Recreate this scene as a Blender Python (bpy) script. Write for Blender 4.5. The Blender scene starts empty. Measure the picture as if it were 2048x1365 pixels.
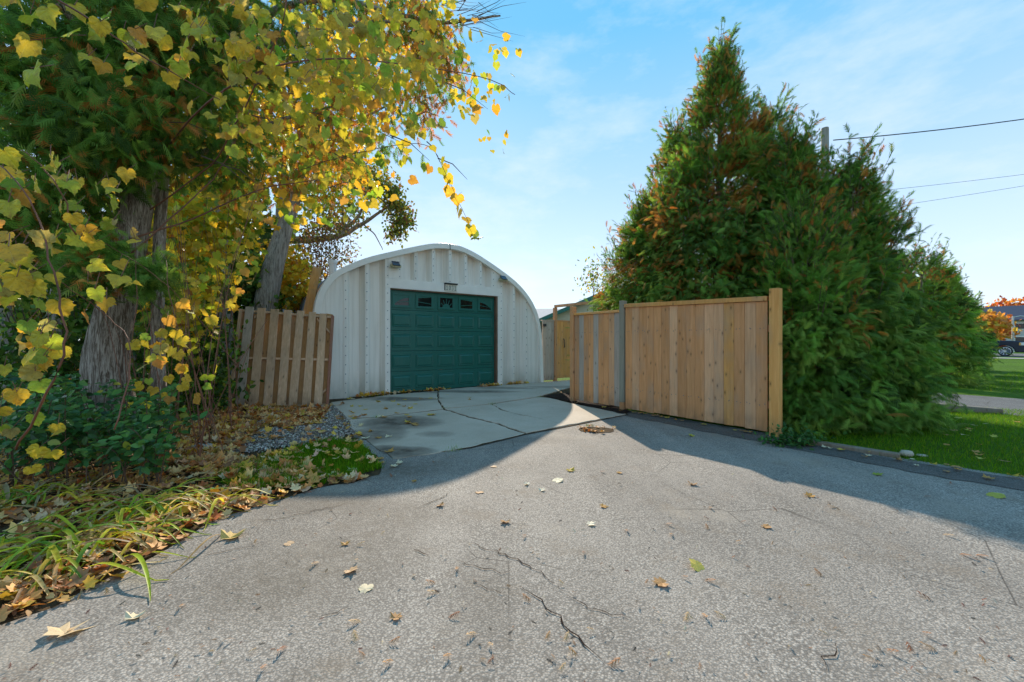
import bpy, math, random
import numpy as np
from mathutils import Vector, Matrix
random.seed(7); rng = np.random.default_rng(11)
S = bpy.context.scene; C = S.collection

# ------------------------------------------------------------------ camera, sky, sun, exposure
F = 800.0; CH = 1.23; CX = 1024.0; HY = 682.5          # focal length in photo pixels, camera height, principal point
cam = bpy.data.cameras.new('camera'); cam.sensor_width = 36; cam.lens = F/2048*36; cam.clip_end = 2000; cam.clip_start = .05
co = bpy.data.objects.new('camera', cam); C.objects.link(co); co.location = (0, 0, CH); co.rotation_euler = (math.radians(90), 0, 0)
S.camera = co
SUN_AZ = -6.8; SUN_EL = 28.5                            # degrees; azimuth from +Y towards +X
W = bpy.data.worlds.new('World'); S.world = W; W.use_nodes = True
wn = W.node_tree; wn.nodes.clear()
def wnode(t, **k):
    n = wn.nodes.new(t)
    for a, b in k.items(): setattr(n, a, b)
    return n
sky = wnode('ShaderNodeTexSky', sky_type='NISHITA', sun_disc=False, sun_elevation=math.radians(SUN_EL), sun_rotation=math.radians(SUN_AZ),
            air_density=1.0, dust_density=0.15, ozone_density=2.6, altitude=0)
hs = wnode('ShaderNodeHueSaturation'); hs.inputs['Saturation'].default_value = 1.15
wn.links.new(sky.outputs[0], hs.inputs['Color'])
tg = wnode('ShaderNodeTexCoord'); sx = wnode('ShaderNodeSeparateXYZ'); wn.links.new(tg.outputs['Generated'], sx.inputs[0])
gr = wnode('ShaderNodeValToRGB'); ge = gr.color_ramp.elements
for i_, (p_, c_) in enumerate(((0.0, (.62, .72, .80)), (.15, (.54, .66, .78)), (.36, (.34, .53, .72)), (.62, (.12, .41, .67)), (1.0, (.12, .39, .67)))):
    if i_ > 1: ge.new(p_)
for i_, (p_, c_) in enumerate(((0.0, (.62, .72, .80)), (.15, (.54, .66, .78)), (.36, (.34, .53, .72)), (.62, (.12, .41, .67)), (1.0, (.12, .39, .67)))):
    ge[i_].position = p_; ge[i_].color = (*c_, 1)
wn.links.new(sx.outputs[2], gr.inputs[0])
gm = wnode('ShaderNodeMixRGB', blend_type='MULTIPLY'); gm.inputs[0].default_value = 1; gm.inputs['Color2'].default_value = (3.35, 3.35, 3.35, 1); wn.links.new(gr.outputs[0], gm.inputs['Color1'])
bl = wnode('ShaderNodeMixRGB'); bl.inputs[0].default_value = .94; wn.links.new(hs.outputs[0], bl.inputs['Color1']); wn.links.new(gm.outputs[0], bl.inputs['Color2'])
tc = wnode('ShaderNodeTexCoord'); mp = wnode('ShaderNodeMapping'); mp.inputs['Scale'].default_value = (1.0, 1.0, 2.6)
wn.links.new(tc.outputs['Generated'], mp.inputs[0])
nz = wnode('ShaderNodeTexNoise'); nz.inputs['Scale'].default_value = 3.6; nz.inputs['Detail'].default_value = 9; nz.inputs['Roughness'].default_value = .62
wn.links.new(mp.outputs[0], nz.inputs['Vector'])
rp = wnode('ShaderNodeValToRGB'); rp.color_ramp.elements[0].position = .47; rp.color_ramp.elements[1].position = .70
rp.color_ramp.elements[0].color = (0, 0, 0, 1); rp.color_ramp.elements[1].color = (.30, .30, .30, 1)
wn.links.new(nz.outputs[0], rp.inputs[0])
cl = wnode('ShaderNodeMixRGB'); cl.blend_type = 'MIX'; cl.inputs['Color2'].default_value = (2.75, 2.75, 2.8, 1)
wn.links.new(rp.outputs[0], cl.inputs['Fac']); wn.links.new(bl.outputs[0], cl.inputs['Color1'])
bg = wnode('ShaderNodeBackground'); bg.inputs['Strength'].default_value = .15
wo = wnode('ShaderNodeOutputWorld'); wn.links.new(cl.outputs[0], bg.inputs[0]); wn.links.new(bg.outputs[0], wo.inputs[0])
sl = bpy.data.lights.new('sun', 'SUN'); sl.energy = 2.5; sl.angle = math.radians(.6); sl.color = (1, .87, .70)
so = bpy.data.objects.new('sun', sl); C.objects.link(so); so.location = (-3, 30, 20)
a_, e_ = math.radians(SUN_AZ), math.radians(SUN_EL)
so.rotation_euler = Vector((-math.sin(a_)*math.cos(e_), -math.cos(a_)*math.cos(e_), -math.sin(e_))).to_track_quat('-Z', 'Y').to_euler()
S.view_settings.view_transform = 'Standard'; S.view_settings.look = 'None'; S.view_settings.gamma = 1; S.view_settings.exposure = 1.5
S.render.engine = 'CYCLES'; S.cycles.max_bounces = 8; S.cycles.transmission_bounces = 4

# ------------------------------------------------------------------ helpers
def G(x, y, z=0.0):                                     # photo pixel on the ground plane -> point
    Y = (CH-z)*F/(y-HY); return Vector(((x-CX)/F*Y, Y, z))
def P(x, y, Y): return Vector(((x-CX)/F*Y, Y, CH+(HY-y)/F*Y))
def ray(x, y): return Vector(((x-CX)/F, 1.0, (HY-y)/F))
class NT:
    def __init__(s, name):
        s.m = bpy.data.materials.new(name); s.m.use_nodes = True; s.t = s.m.node_tree; s.t.nodes.clear()
        s.out = s.n('ShaderNodeOutputMaterial')
    def n(s, t, **k):
        x = s.t.nodes.new(t)
        for a, b in k.items():
            if a.startswith('i_'):
                x.inputs[a[2:].replace('_', ' ')].default_value = b
            else: setattr(x, a, b)
        return x
    def l(s, a, b): s.t.links.new(a, b)
    def coord(s, scale=(1, 1, 1), kind='Object', rand=False):
        c = s.n('ShaderNodeTexCoord'); m = s.n('ShaderNodeMapping'); m.inputs['Scale'].default_value = scale
        s.l(c.outputs[kind], m.inputs[0])
        if rand:
            oi = s.n('ShaderNodeObjectInfo'); mm = s.n('ShaderNodeMath', operation='MULTIPLY'); mm.inputs[1].default_value = 37.0
            s.l(oi.outputs['Random'], mm.inputs[0]); cb = s.n('ShaderNodeCombineXYZ')
            for i in range(3): s.l(mm.outputs[0], cb.inputs[i])
            s.l(cb.outputs[0], m.inputs['Location'])
        return m.outputs[0]
    def noise(s, vec, scale, detail=4, rough=.55, dist=0.0):
        x = s.n('ShaderNodeTexNoise'); x.inputs['Scale'].default_value = scale; x.inputs['Detail'].default_value = detail
        x.inputs['Roughness'].default_value = rough; x.inputs['Distortion'].default_value = dist; s.l(vec, x.inputs['Vector']); return x.outputs[0]
    def vor(s, vec, scale, feature='F1'):
        x = s.n('ShaderNodeTexVoronoi', feature=feature); x.inputs['Scale'].default_value = scale; s.l(vec, x.inputs['Vector']); return x
    def ramp(s, fac, stops):
        x = s.n('ShaderNodeValToRGB'); e = x.color_ramp.elements
        while len(e) < len(stops): e.new(.5)
        for i, (p, c) in enumerate(stops):
            e[i].position = p; e[i].color = (*c, 1) if not isinstance(c, (int, float)) else (c, c, c, 1)
        s.l(fac, x.inputs[0]); return x.outputs[0]
    def mix(s, fac, a, b, mode='MIX'):
        x = s.n('ShaderNodeMixRGB', blend_type=mode)
        for v, i in ((fac, 0), (a, 1), (b, 2)):
            if isinstance(v, (int, float)): x.inputs[i].default_value = v if i == 0 else (v, v, v, 1)
            elif isinstance(v, tuple): x.inputs[i].default_value = (*v, 1)
            else: s.l(v, x.inputs[i])
        return x.outputs[0]
    def bump(s, h, strength=.3, dist=.01):
        x = s.n('ShaderNodeBump'); x.inputs['Strength'].default_value = strength; x.inputs['Distance'].default_value = dist
        s.l(h, x.inputs['Height']); return x.outputs[0]
    def pbr(s, col, rough=.6, bump=None, metal=0.0, spec=.5):
        b = s.n('ShaderNodeBsdfPrincipled')
        if isinstance(col, tuple): b.inputs['Base Color'].default_value = (*col, 1)
        else: s.l(col, b.inputs['Base Color'])
        if isinstance(rough, (int, float)): b.inputs['Roughness'].default_value = rough
        else: s.l(rough, b.inputs['Roughness'])
        b.inputs['Metallic'].default_value = metal; b.inputs['Specular IOR Level'].default_value = spec
        if bump is not None: s.l(bump, b.inputs['Normal'])
        s.l(b.outputs[0], s.out.inputs[0]); s.b = b; return s.m
MATS = {}
def plain(name, col, rough=.6, var=.15, scale=6, metal=0.0, bs=.1):
    if name in MATS: return MATS[name]
    t = NT(name); v = t.coord(); n = t.noise(v, scale, 5)
    c = t.mix(1.0, tuple(col), t.ramp(n, [(.25, 1-var), (.75, 1+var)]), 'MULTIPLY')
    m = t.pbr(c, rough, t.bump(t.noise(v, scale*9, 3), bs, .004), metal); MATS[name] = m; return m
def wood(name, c1, c2, knot=(.06, .03, .015), grey=0.0):
    t = NT(name); v = t.coord((16, 16, .9), rand=True); v2 = t.coord((9, 9, 4.2), rand=True); v3 = t.coord((1.5, 1.5, .7), rand=True)
    g = t.noise(v, 2.0, 6, .65, .6); c = t.ramp(g, [(.3, c1), (.7, c2)])
    c = t.mix(t.ramp(t.noise(v3, 2.2, 3), [(.5, 0), (.75, .4)]), c, (.42, .36, .31))
    c = t.mix(t.ramp(t.noise(v3, 1.1, 3), [(.45, 0), (.8, .35)]), c, (.34, .17, .06))
    mm2 = v2.node; mm2.inputs['Rotation'].default_value = (math.pi/2, 0, 0); kv = t.vor(v2, 1.0); kv.voronoi_dimensions = '2D'; t.l(v2, kv.inputs['Vector']); k = kv.outputs['Distance']
    kb = t.n('ShaderNodeRGBToBW'); t.l(kv.outputs['Color'], kb.inputs[0]); c = t.mix(t.mix(1.0, t.ramp(k, [(.04, .65), (.10, .2), (.22, 0)]), t.ramp(kb.outputs[0], [(.56, 0), (.66, 1)]), 'MULTIPLY'), c, knot)
    oi = t.n('ShaderNodeObjectInfo'); c = t.mix(1.0, c, t.ramp(oi.outputs['Random'], [(0, .86), (1, 1.08)]), 'MULTIPLY')
    sz = t.n('ShaderNodeSeparateXYZ'); tz = t.n('ShaderNodeTexCoord'); t.l(tz.outputs['Object'], sz.inputs[0]); lw = t.n('ShaderNodeMapRange'); lw.inputs[1].default_value = .3; lw.inputs[2].default_value = .0; t.l(sz.outputs[2], lw.inputs[0])
    c = t.mix(t.mix(1.0, lw.outputs[0], t.ramp(t.noise(t.coord((3, 3, 1.5)), 3, 5), [(.35, 0), (.65, .8)]), 'MULTIPLY'), c, (.20, .13, .08))
    return t.pbr(c, .75, t.bump(g, .25, .004), spec=.25)
def foliage(name, trans=.45, rough=.5, attr=True, mott=True, spec=.35):
    t = NT(name)
    if attr: a = t.n('ShaderNodeAttribute', attribute_name='tint'); col = a.outputs['Color']
    else: col = t.n('ShaderNodeObjectInfo').outputs['Color']
    if mott:
        v = t.coord(); n = t.noise(v, 14 if attr else 28, 4)
        col = t.mix(t.ramp(n, [(.50, 0), (.72, .6)]), col, t.mix(1.0, col, (.62, .40, .22), 'MULTIPLY'))
    b = t.n('ShaderNodeBsdfPrincipled'); t.l(col, b.inputs['Base Color']); b.inputs['Roughness'].default_value = rough; b.inputs['Specular IOR Level'].default_value = spec
    tr = t.n('ShaderNodeBsdfTranslucent'); t.l(t.mix(1.0, col, (1.25, 1.2, .8), 'MULTIPLY'), tr.inputs[0])
    mx = t.n('ShaderNodeMixShader'); mx.inputs[0].default_value = trans; t.l(b.outputs[0], mx.inputs[1]); t.l(tr.outputs[0], mx.inputs[2]); t.l(mx.outputs[0], t.out.inputs[0])
    return t.m
def bark(name, c1, c2, sc=1.0):
    t = NT(name); v = t.coord((11*sc, 11*sc, .9*sc)); g = t.noise(v, 2.6, 7, .7, 1.2); g2 = t.noise(t.coord((26*sc, 26*sc, 2.2*sc)), 2.2, 6, .7, 1.5); g = t.mix(.45, g, g2); r = t.ramp(g, [(.38, tuple(x*.55 for x in c1)), (.46, c1), (.52, tuple(.45*a+.55*b for a, b in zip(c1, c2))), (.62, c2)])
    r = t.mix(t.ramp(t.noise(t.coord(), 1.6, 4), [(.5, 0), (.75, .35)]), r, (.08, .09, .04))
    return t.pbr(r, .9, t.bump(g, .9, .03), spec=.15)

class MB:
    def __init__(s): s.v = []; s.f = []
    def box(s, lo, hi, M=None):
        x0, y0, z0 = lo; x1, y1, z1 = hi; n = len(s.v)
        p = [Vector(q) for q in ((x0,y0,z0),(x1,y0,z0),(x1,y1,z0),(x0,y1,z0),(x0,y0,z1),(x1,y0,z1),(x1,y1,z1),(x0,y1,z1))]
        if M is not None: p = [M @ q for q in p]
        s.v += p; s.f += [tuple(n+i for i in q) for q in ((0,3,2,1),(4,5,6,7),(0,1,5,4),(1,2,6,5),(2,3,7,6),(3,0,4,7))]; return s
    def hexa(s, a, b):                                   # two quads (bottom, top)
        n = len(s.v); s.v += [Vector(q) for q in a]+[Vector(q) for q in b]
        s.f += [tuple(n+i for i in q) for q in ((3,2,1,0),(4,5,6,7),(0,1,5,4),(1,2,6,5),(2,3,7,6),(3,0,4,7))]; return s
    def prism(s, pts, d):                                # polygon extruded by vector d
        n = len(s.v); k = len(pts); d = Vector(d); s.v += [Vector(p) for p in pts]+[Vector(p)+d for p in pts]
        s.f += [tuple(range(n+k-1, n-1, -1)), tuple(range(n+k, n+2*k))]+[(n+i, n+(i+1) % k, n+k+(i+1) % k, n+k+i) for i in range(k)]; return s
    def tube(s, pts, rad, sides=7, cap=True):
        pts = [Vector(p) for p in pts]; n = len(s.v)
        for i, p in enumerate(pts):
            d = (pts[min(i+1, len(pts)-1)]-pts[max(i-1, 0)]).normalized()
            a = d.cross(Vector((.31, .17, .93)) if abs(d.z) < .9 else Vector((1, 0, 0))).normalized(); b = d.cross(a); r = rad[i] if hasattr(rad, '__len__') else rad
            for k in range(sides):
                an = 2*math.pi*k/sides; s.v.append(p+(a*math.cos(an)+b*math.sin(an))*r)
        for i in range(len(pts)-1):
            for k in range(sides):
                a0 = n+i*sides+k; a1 = n+i*sides+(k+1) % sides; s.f.append((a0, a1, a1+sides, a0+sides))
        if cap: s.f += [tuple(range(n+sides-1, n-1, -1)), tuple(range(n+(len(pts)-1)*sides, n+len(pts)*sides))]
        return s
    def face(s, pts): n = len(s.v); s.v += [Vector(p) for p in pts]; s.f.append(tuple(range(n, n+len(pts)))); return s
    def mesh(s, name, mat, smooth=False):
        me = bpy.data.meshes.new(name); me.from_pydata([tuple(p) for p in s.v], [], s.f); me.materials.append(mat)
        if smooth: me.polygons.foreach_set('use_smooth', [True]*len(me.polygons))
        me.update(); return me
    def build(s, name, mat, parent=None, smooth=False, bevel=0.0):
        o = bpy.data.objects.new(name, s.mesh(name, mat, smooth)); C.objects.link(o)
        if parent is not None: o.parent = parent
        if bevel:
            b = o.modifiers.new('bevel', 'BEVEL'); b.width = bevel; b.segments = 2; b.limit_method = 'ANGLE'
        return o
def tag(o, label, cat, group=None, kind=None):
    o['label'] = label; o['category'] = cat
    if group: o['group'] = group
    if kind: o['kind'] = kind
    return o
def thing(name, label, cat, loc=(0, 0, 0), rz=0.0, group=None):
    o = bpy.data.objects.new(name, None); C.objects.link(o); o.location = loc; o.rotation_euler = (0, 0, rz); o.empty_display_size = .1
    return tag(o, label, cat, group)
def structure(o): o['kind'] = 'structure'; return o
def addobj(name, me, parent=None, loc=None, R=None, sc=1.0, color=None):
    o = bpy.data.objects.new(name, me); C.objects.link(o)
    if parent is not None: o.parent = parent
    if R is not None:
        M = Matrix(R.tolist()).to_4x4() if not isinstance(R, Matrix) else R.to_4x4(); o.rotation_euler = M.to_euler()
    if loc is not None: o.location = loc
    o.scale = (sc, sc, sc)
    if color is not None: o.color = (*color, 1)
    return o
# --- numpy scattering
def norm(a): return a/np.maximum(np.linalg.norm(a, axis=-1, keepdims=True), 1e-9)
def frames(d, n):                                        # tip direction d, approximate normal n -> rotation matrices
    d = norm(d); x = norm(np.cross(d, n)); z = np.cross(x, d); return np.stack([x, d, z], axis=-1)
def scatter(name, tmpl, pos, R, sc, col, mat, parent=None, kind='stuff', origin=(0, 0, 0)):
    tv, tf = tmpl; tv = np.asarray(tv, float); N = len(pos); k = len(tv)
    sc = np.broadcast_to(np.asarray(sc, float), (N,))
    v = np.einsum('nij,kj->nki', R, tv)*sc[:, None, None]+(np.asarray(pos)-np.asarray(origin))[:, None, :]
    loops = np.concatenate([np.asarray(f) for f in tf]); ln = np.array([len(f) for f in tf])
    L = (loops[None, :]+(np.arange(N)*k)[:, None]).ravel(); cnt = np.tile(ln, N); st = np.concatenate([[0], np.cumsum(cnt)[:-1]])
    me = bpy.data.meshes.new(name); me.vertices.add(N*k); me.vertices.foreach_set('co', v.ravel().astype(np.float32))
    me.loops.add(len(L)); me.loops.foreach_set('vertex_index', L.astype(np.int32)); me.polygons.add(len(cnt))
    me.polygons.foreach_set('loop_start', st.astype(np.int32)); me.update(calc_edges=True)
    at = me.attributes.new('tint', 'FLOAT_COLOR', 'POINT'); cc = np.ones((N*k, 4), np.float32); cc[:, :3] = np.repeat(np.asarray(col, float), k, axis=0); at.data.foreach_set('color', cc.ravel())
    me.materials.append(mat); o = bpy.data.objects.new(name, me); C.objects.link(o)
    if parent is not None: o.parent = parent
    if kind: o['kind'] = kind
    return o
def pick(cols, w, N, jit=.18):
    cols = np.array(cols); i = rng.choice(len(cols), N, p=np.array(w)/np.sum(w)); return np.clip(cols[i]*(1+jit*rng.standard_normal((N, 1)))*(1+.06*rng.standard_normal((N, 3))), .005, .95)
def rnd(N): return rng.standard_normal((N, 3))
# --- leaf templates (length 1 along +y)
def t_frond(pairs=6, w=.05):
    v = []; f = []
    def rh(p, q, w):
        p = np.array(p); q = np.array(q); d = q-p; s = np.array([-d[1], d[0], 0]); s = s/np.linalg.norm(s)*w; n = len(v)
        v.extend([p+s*.9, p-s*.9, q]); f.append((n, n+1, n+2))
    zf = lambda y: -.30*y*y
    rh([0, 0, 0], [0, .6, zf(.6)], w*.5); rh([0, .45, zf(.45)], [0, 1, zf(1)], w*.8)
    for i in range(pairs):
        y = .06+.80*i/pairs; L = .50*(1-.55*y)*(1 if i else .8)
        for sgn in (-1, 1):
            yy = y+(.06 if sgn > 0 else 0); rh([0, yy, zf(yy)], [sgn*L*.66, yy+L*.82, zf(yy+L*.82)-.07-.05*(i % 2)], w)
    return v, f
FROND = t_frond(6, .040); FROND_S = t_frond(4, .06)
def t_grape():
    pr = [(0, -.02), (.10, -.16), (.28, -.20), (.42, -.08), (.50, .10), (.47, .20), (.56, .34), (.44, .42), (.40, .56), (.26, .62), (.20, .78), (.08, .86), (0, 1.0)]
    out = []
    for i, (x, y) in enumerate(pr):
        out.append((x, y))
        if i < len(pr)-1:
            x2, y2 = pr[i+1]; out.append(((x+x2)/2*.965, (y+y2)/2*.985-.004))
    rgt = out; v = [(0, .35, 0)]; zf = lambda x, y: .20*abs(x)-.22*(y-.35)**2-.10*x*x*8*abs(x)
    mir = rgt+[(-x, y) for x, y in rgt[-2:0:-1]]
    v += [(x, y, zf(x, y)) for x, y in mir]; k = len(mir)
    return v, [(0, 1+i, 1+(i+1) % k) for i in range(k)]
GRAPE = t_grape()
OVAL = ([(0, 0, 0), (.2, .22, .05), (.27, .5, .06), (.16, .8, 0), (0, 1, -.07), (-.16, .8, 0), (-.27, .5, .06), (-.2, .22, .05), (0, .5, -.02)],
        [(0, 1, 8), (1, 2, 8), (2, 3, 8), (3, 4, 8), (4, 5, 8), (5, 6, 8), (6, 7, 8), (7, 0, 8)])
def t_maple(curl=.25):
    a = [(-90, .14), (-58, .44), (-28, .40), (0, .60), (14, .47), (24, .46), (40, .66), (58, .50), (76, .54), (90, .74), (104, .52), (122, .50), (140, .64), (157, .44), (168, .49), (180, .58), (208, .38), (235, .45)]
    rj = random.Random(int(curl*1000)); a = [(x+rj.uniform(-5, 5), r*rj.uniform(.82, 1.14)) for x, r in a]
    v = [(0, 0, 0)]
    for an, r in a:
        x = r*math.cos(math.radians(an)); y = r*math.sin(math.radians(an)); v.append((x, y, curl*(r*r)*(.6+.55*math.sin(3*math.radians(an)+curl*9))+curl*.9*x*x))
    k = len(a); return v, [(0, 1+i, 1+(i+1) % k) for i in range(k)]
MAPLE = t_maple(); MAPLE2 = t_maple(.42)
BLADE = ([(-.035, 0, 0), (.035, 0, 0), (.025, .55, .05), (-.025, .55, .05), (0, 1, .2)], [(0, 1, 2, 3), (3, 2, 4)])

# ------------------------------------------------------------------ materials
M_white = None
def m_whitemetal():
    t = NT('white_painted_steel'); v = t.coord(); st = t.coord((9, 9, .35))
    c = t.mix(t.ramp(t.noise(st, 1.5, 5), [(.45, 0), (.72, .75)]), (.90, .83, .75), (.70, .63, .55))
    c = t.mix(t.ramp(t.noise(t.coord((22, 22, .8)), 1.3, 6, .7), [(.60, 0), (.72, .45)]), c, (.42, .33, .24))
    sp = t.n('ShaderNodeSeparateXYZ'); cc = t.n('ShaderNodeTexCoord'); t.l(cc.outputs['Object'], sp.inputs[0])
    low = t.n('ShaderNodeMapRange'); low.inputs[1].default_value = .55; low.inputs[2].default_value = 0; t.l(sp.outputs[2], low.inputs[0])
    lm = t.mix(1.0, low.outputs[0], t.noise(t.coord((4, 4, 2)), 2, 5), 'MULTIPLY')
    c = t.mix(lm, c, (.36, .38, .30))
    return t.pbr(c, .42, t.bump(t.noise(v, 3, 3), .12, .02), spec=.4)
M_white = m_whitemetal()
M_trim = plain('white_trim_steel', (.90, .83, .75), .4, .06, 3)
M_roof = plain('dark_galvanised_roof', (.16, .17, .19), .5, .3, 4, .3, .3)
def m_green():
    t = NT('green_door_paint'); v = t.coord(); c = t.mix(t.ramp(t.noise(v, 2.3, 5), [(.3, 0), (.8, .6)]), (.013, .125, .098), (.022, .15, .118))
    c = t.mix(t.ramp(t.noise(v, 9, 6, .7), [(.66, 0), (.76, .35)]), c, (.2, .24, .23)); c = t.mix(t.ramp(t.noise(t.coord((7, 7, .6)), 1.6, 6, .65), [(.52, 0), (.72, .35)]), c, (.07, .15, .13)); return t.pbr(c, .38, t.bump(t.noise(t.coord((3, 3, 40)), 4, 2), .05, .002), spec=.4)
M_green = m_green()
M_glass = plain('dark_window_glass', (.012, .014, .015), .06, .1, 2, 0, 0)
M_screw = plain('grey_screw', (.12, .13, .15), .5, .2)
M_black = plain('black_metal', (.015, .015, .017), .5, .2)
M_rust = plain('rusty_brown_trim', (.16, .09, .055), .7, .3)
M_lamp = plain('yellowed_plastic', (.42, .37, .20), .45, .15)
M_solar = plain('solar_cell_blue_black', (.02, .025, .045), .15, .2)
M_plaque = plain('cream_plaque', (.70, .66, .55), .5, .1)
M_tan = wood('tan_cedar_board', (.60, .26, .10), (.80, .39, .175))
M_pink = wood('pale_rosy_board', (.62, .31, .155), (.82, .46, .25))
M_greyb = wood('weathered_grey_board', (.40, .32, .26), (.60, .49, .40))
M_amber = wood('fresh_amber_board', (.68, .29, .075), (.86, .43, .14))
M_greenp = wood('treated_greenish_post', (.24, .23, .18), (.36, .34, .26))
M_pallet = wood('weathered_pallet_board', (.58, .35, .205), (.80, .54, .35))
M_palbk = wood('brown_back_board', (.42, .21, .08), (.58, .32, .13))
M_redw = wood('red_stained_wood', (.33, .12, .07), (.45, .19, .12))
M_lf = foliage('leaf_tissue', .5); M_lfo = foliage('large_leaf_tissue', .5, attr=False)
def m_grape():
    t = NT('grape_leaf_tissue'); col = t.n('ShaderNodeObjectInfo').outputs['Color']; v = t.coord(rand=True); tc_ = t.n('ShaderNodeTexCoord'); sp_ = t.n('ShaderNodeSeparateXYZ'); t.l(tc_.outputs['Object'], sp_.inputs[0])
    an = t.n('ShaderNodeMath', operation='ARCTAN2'); t.l(sp_.outputs[0], an.inputs[0]); t.l(sp_.outputs[1], an.inputs[1]); mu = t.n('ShaderNodeMath', operation='MULTIPLY'); mu.inputs[1].default_value = 4.3; t.l(an.outputs[0], mu.inputs[0])
    si = t.n('ShaderNodeMath', operation='SINE'); t.l(mu.outputs[0], si.inputs[0]); ab = t.n('ShaderNodeMath', operation='ABSOLUTE'); t.l(si.outputs[0], ab.inputs[0])
    ln = t.n('ShaderNodeVectorMath', operation='LENGTH'); t.l(tc_.outputs['Object'], ln.inputs[0])
    col = t.mix(1.0, col, t.ramp(t.noise(v, 2.2, 4), [(.3, .8), (.7, 1.15)]), 'MULTIPLY')
    edge = t.mix(1.0, t.ramp(ln.outputs['Value'], [(.3, .1), (.75, 1)]), t.ramp(t.noise(v, 3.5, 6, .7), [(.48, 0), (.66, .85)]), 'MULTIPLY'); col = t.mix(edge, col, (.30, .15, .045))
    col = t.mix(t.ramp(t.noise(v, 16, 3), [(.63, 0), (.69, .7)]), col, (.22, .11, .04))
    col = t.mix(t.ramp(ab.outputs[0], [(0, .35), (.10, 0)]), col, (.70, .66, .25))
    b = t.n('ShaderNodeBsdfPrincipled'); t.l(col, b.inputs['Base Color']); b.inputs['Roughness'].default_value = .5; b.inputs['Specular IOR Level'].default_value = .35; t.l(t.bump(t.mix(.5, ab.outputs[0], t.noise(v, 7, 4)), .5, .02), b.inputs['Normal'])
    tr = t.n('ShaderNodeBsdfTranslucent'); t.l(t.mix(1.0, col, (1.2, 1.15, .8), 'MULTIPLY'), tr.inputs[0]); mx = t.n('ShaderNodeMixShader'); mx.inputs[0].default_value = .5; t.l(b.outputs[0], mx.inputs[1]); t.l(tr.outputs[0], mx.inputs[2]); t.l(mx.outputs[0], t.out.inputs[0]); return t.m
M_grape = m_grape()
M_fr = foliage('cedar_spray', .48, .6, mott=False, spec=.1); M_shr = foliage('glossy_shrub_leaf', .35, .35, mott=False, spec=.22); M_shro = foliage('large_glossy_leaf', .3, .3, attr=False, mott=False)
M_gr = foliage('grass_blade', .4, .6, mott=False, spec=.08); M_dry = foliage('dry_leaf', .2, .65); M_dryo = foliage('large_dry_leaf', .2, .65, attr=False)
M_bark = bark('cedar_bark', (.16, .11, .08), (.56, .46, .38)); M_bark2 = bark('smooth_grey_bark', (.22, .175, .135), (.46, .39, .32), .7)
M_twig = plain('brown_twig', (.11, .065, .04), .8, .3); M_redtwig = plain('reddish_vine_stem', (.20, .075, .04), .6, .3)

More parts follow.
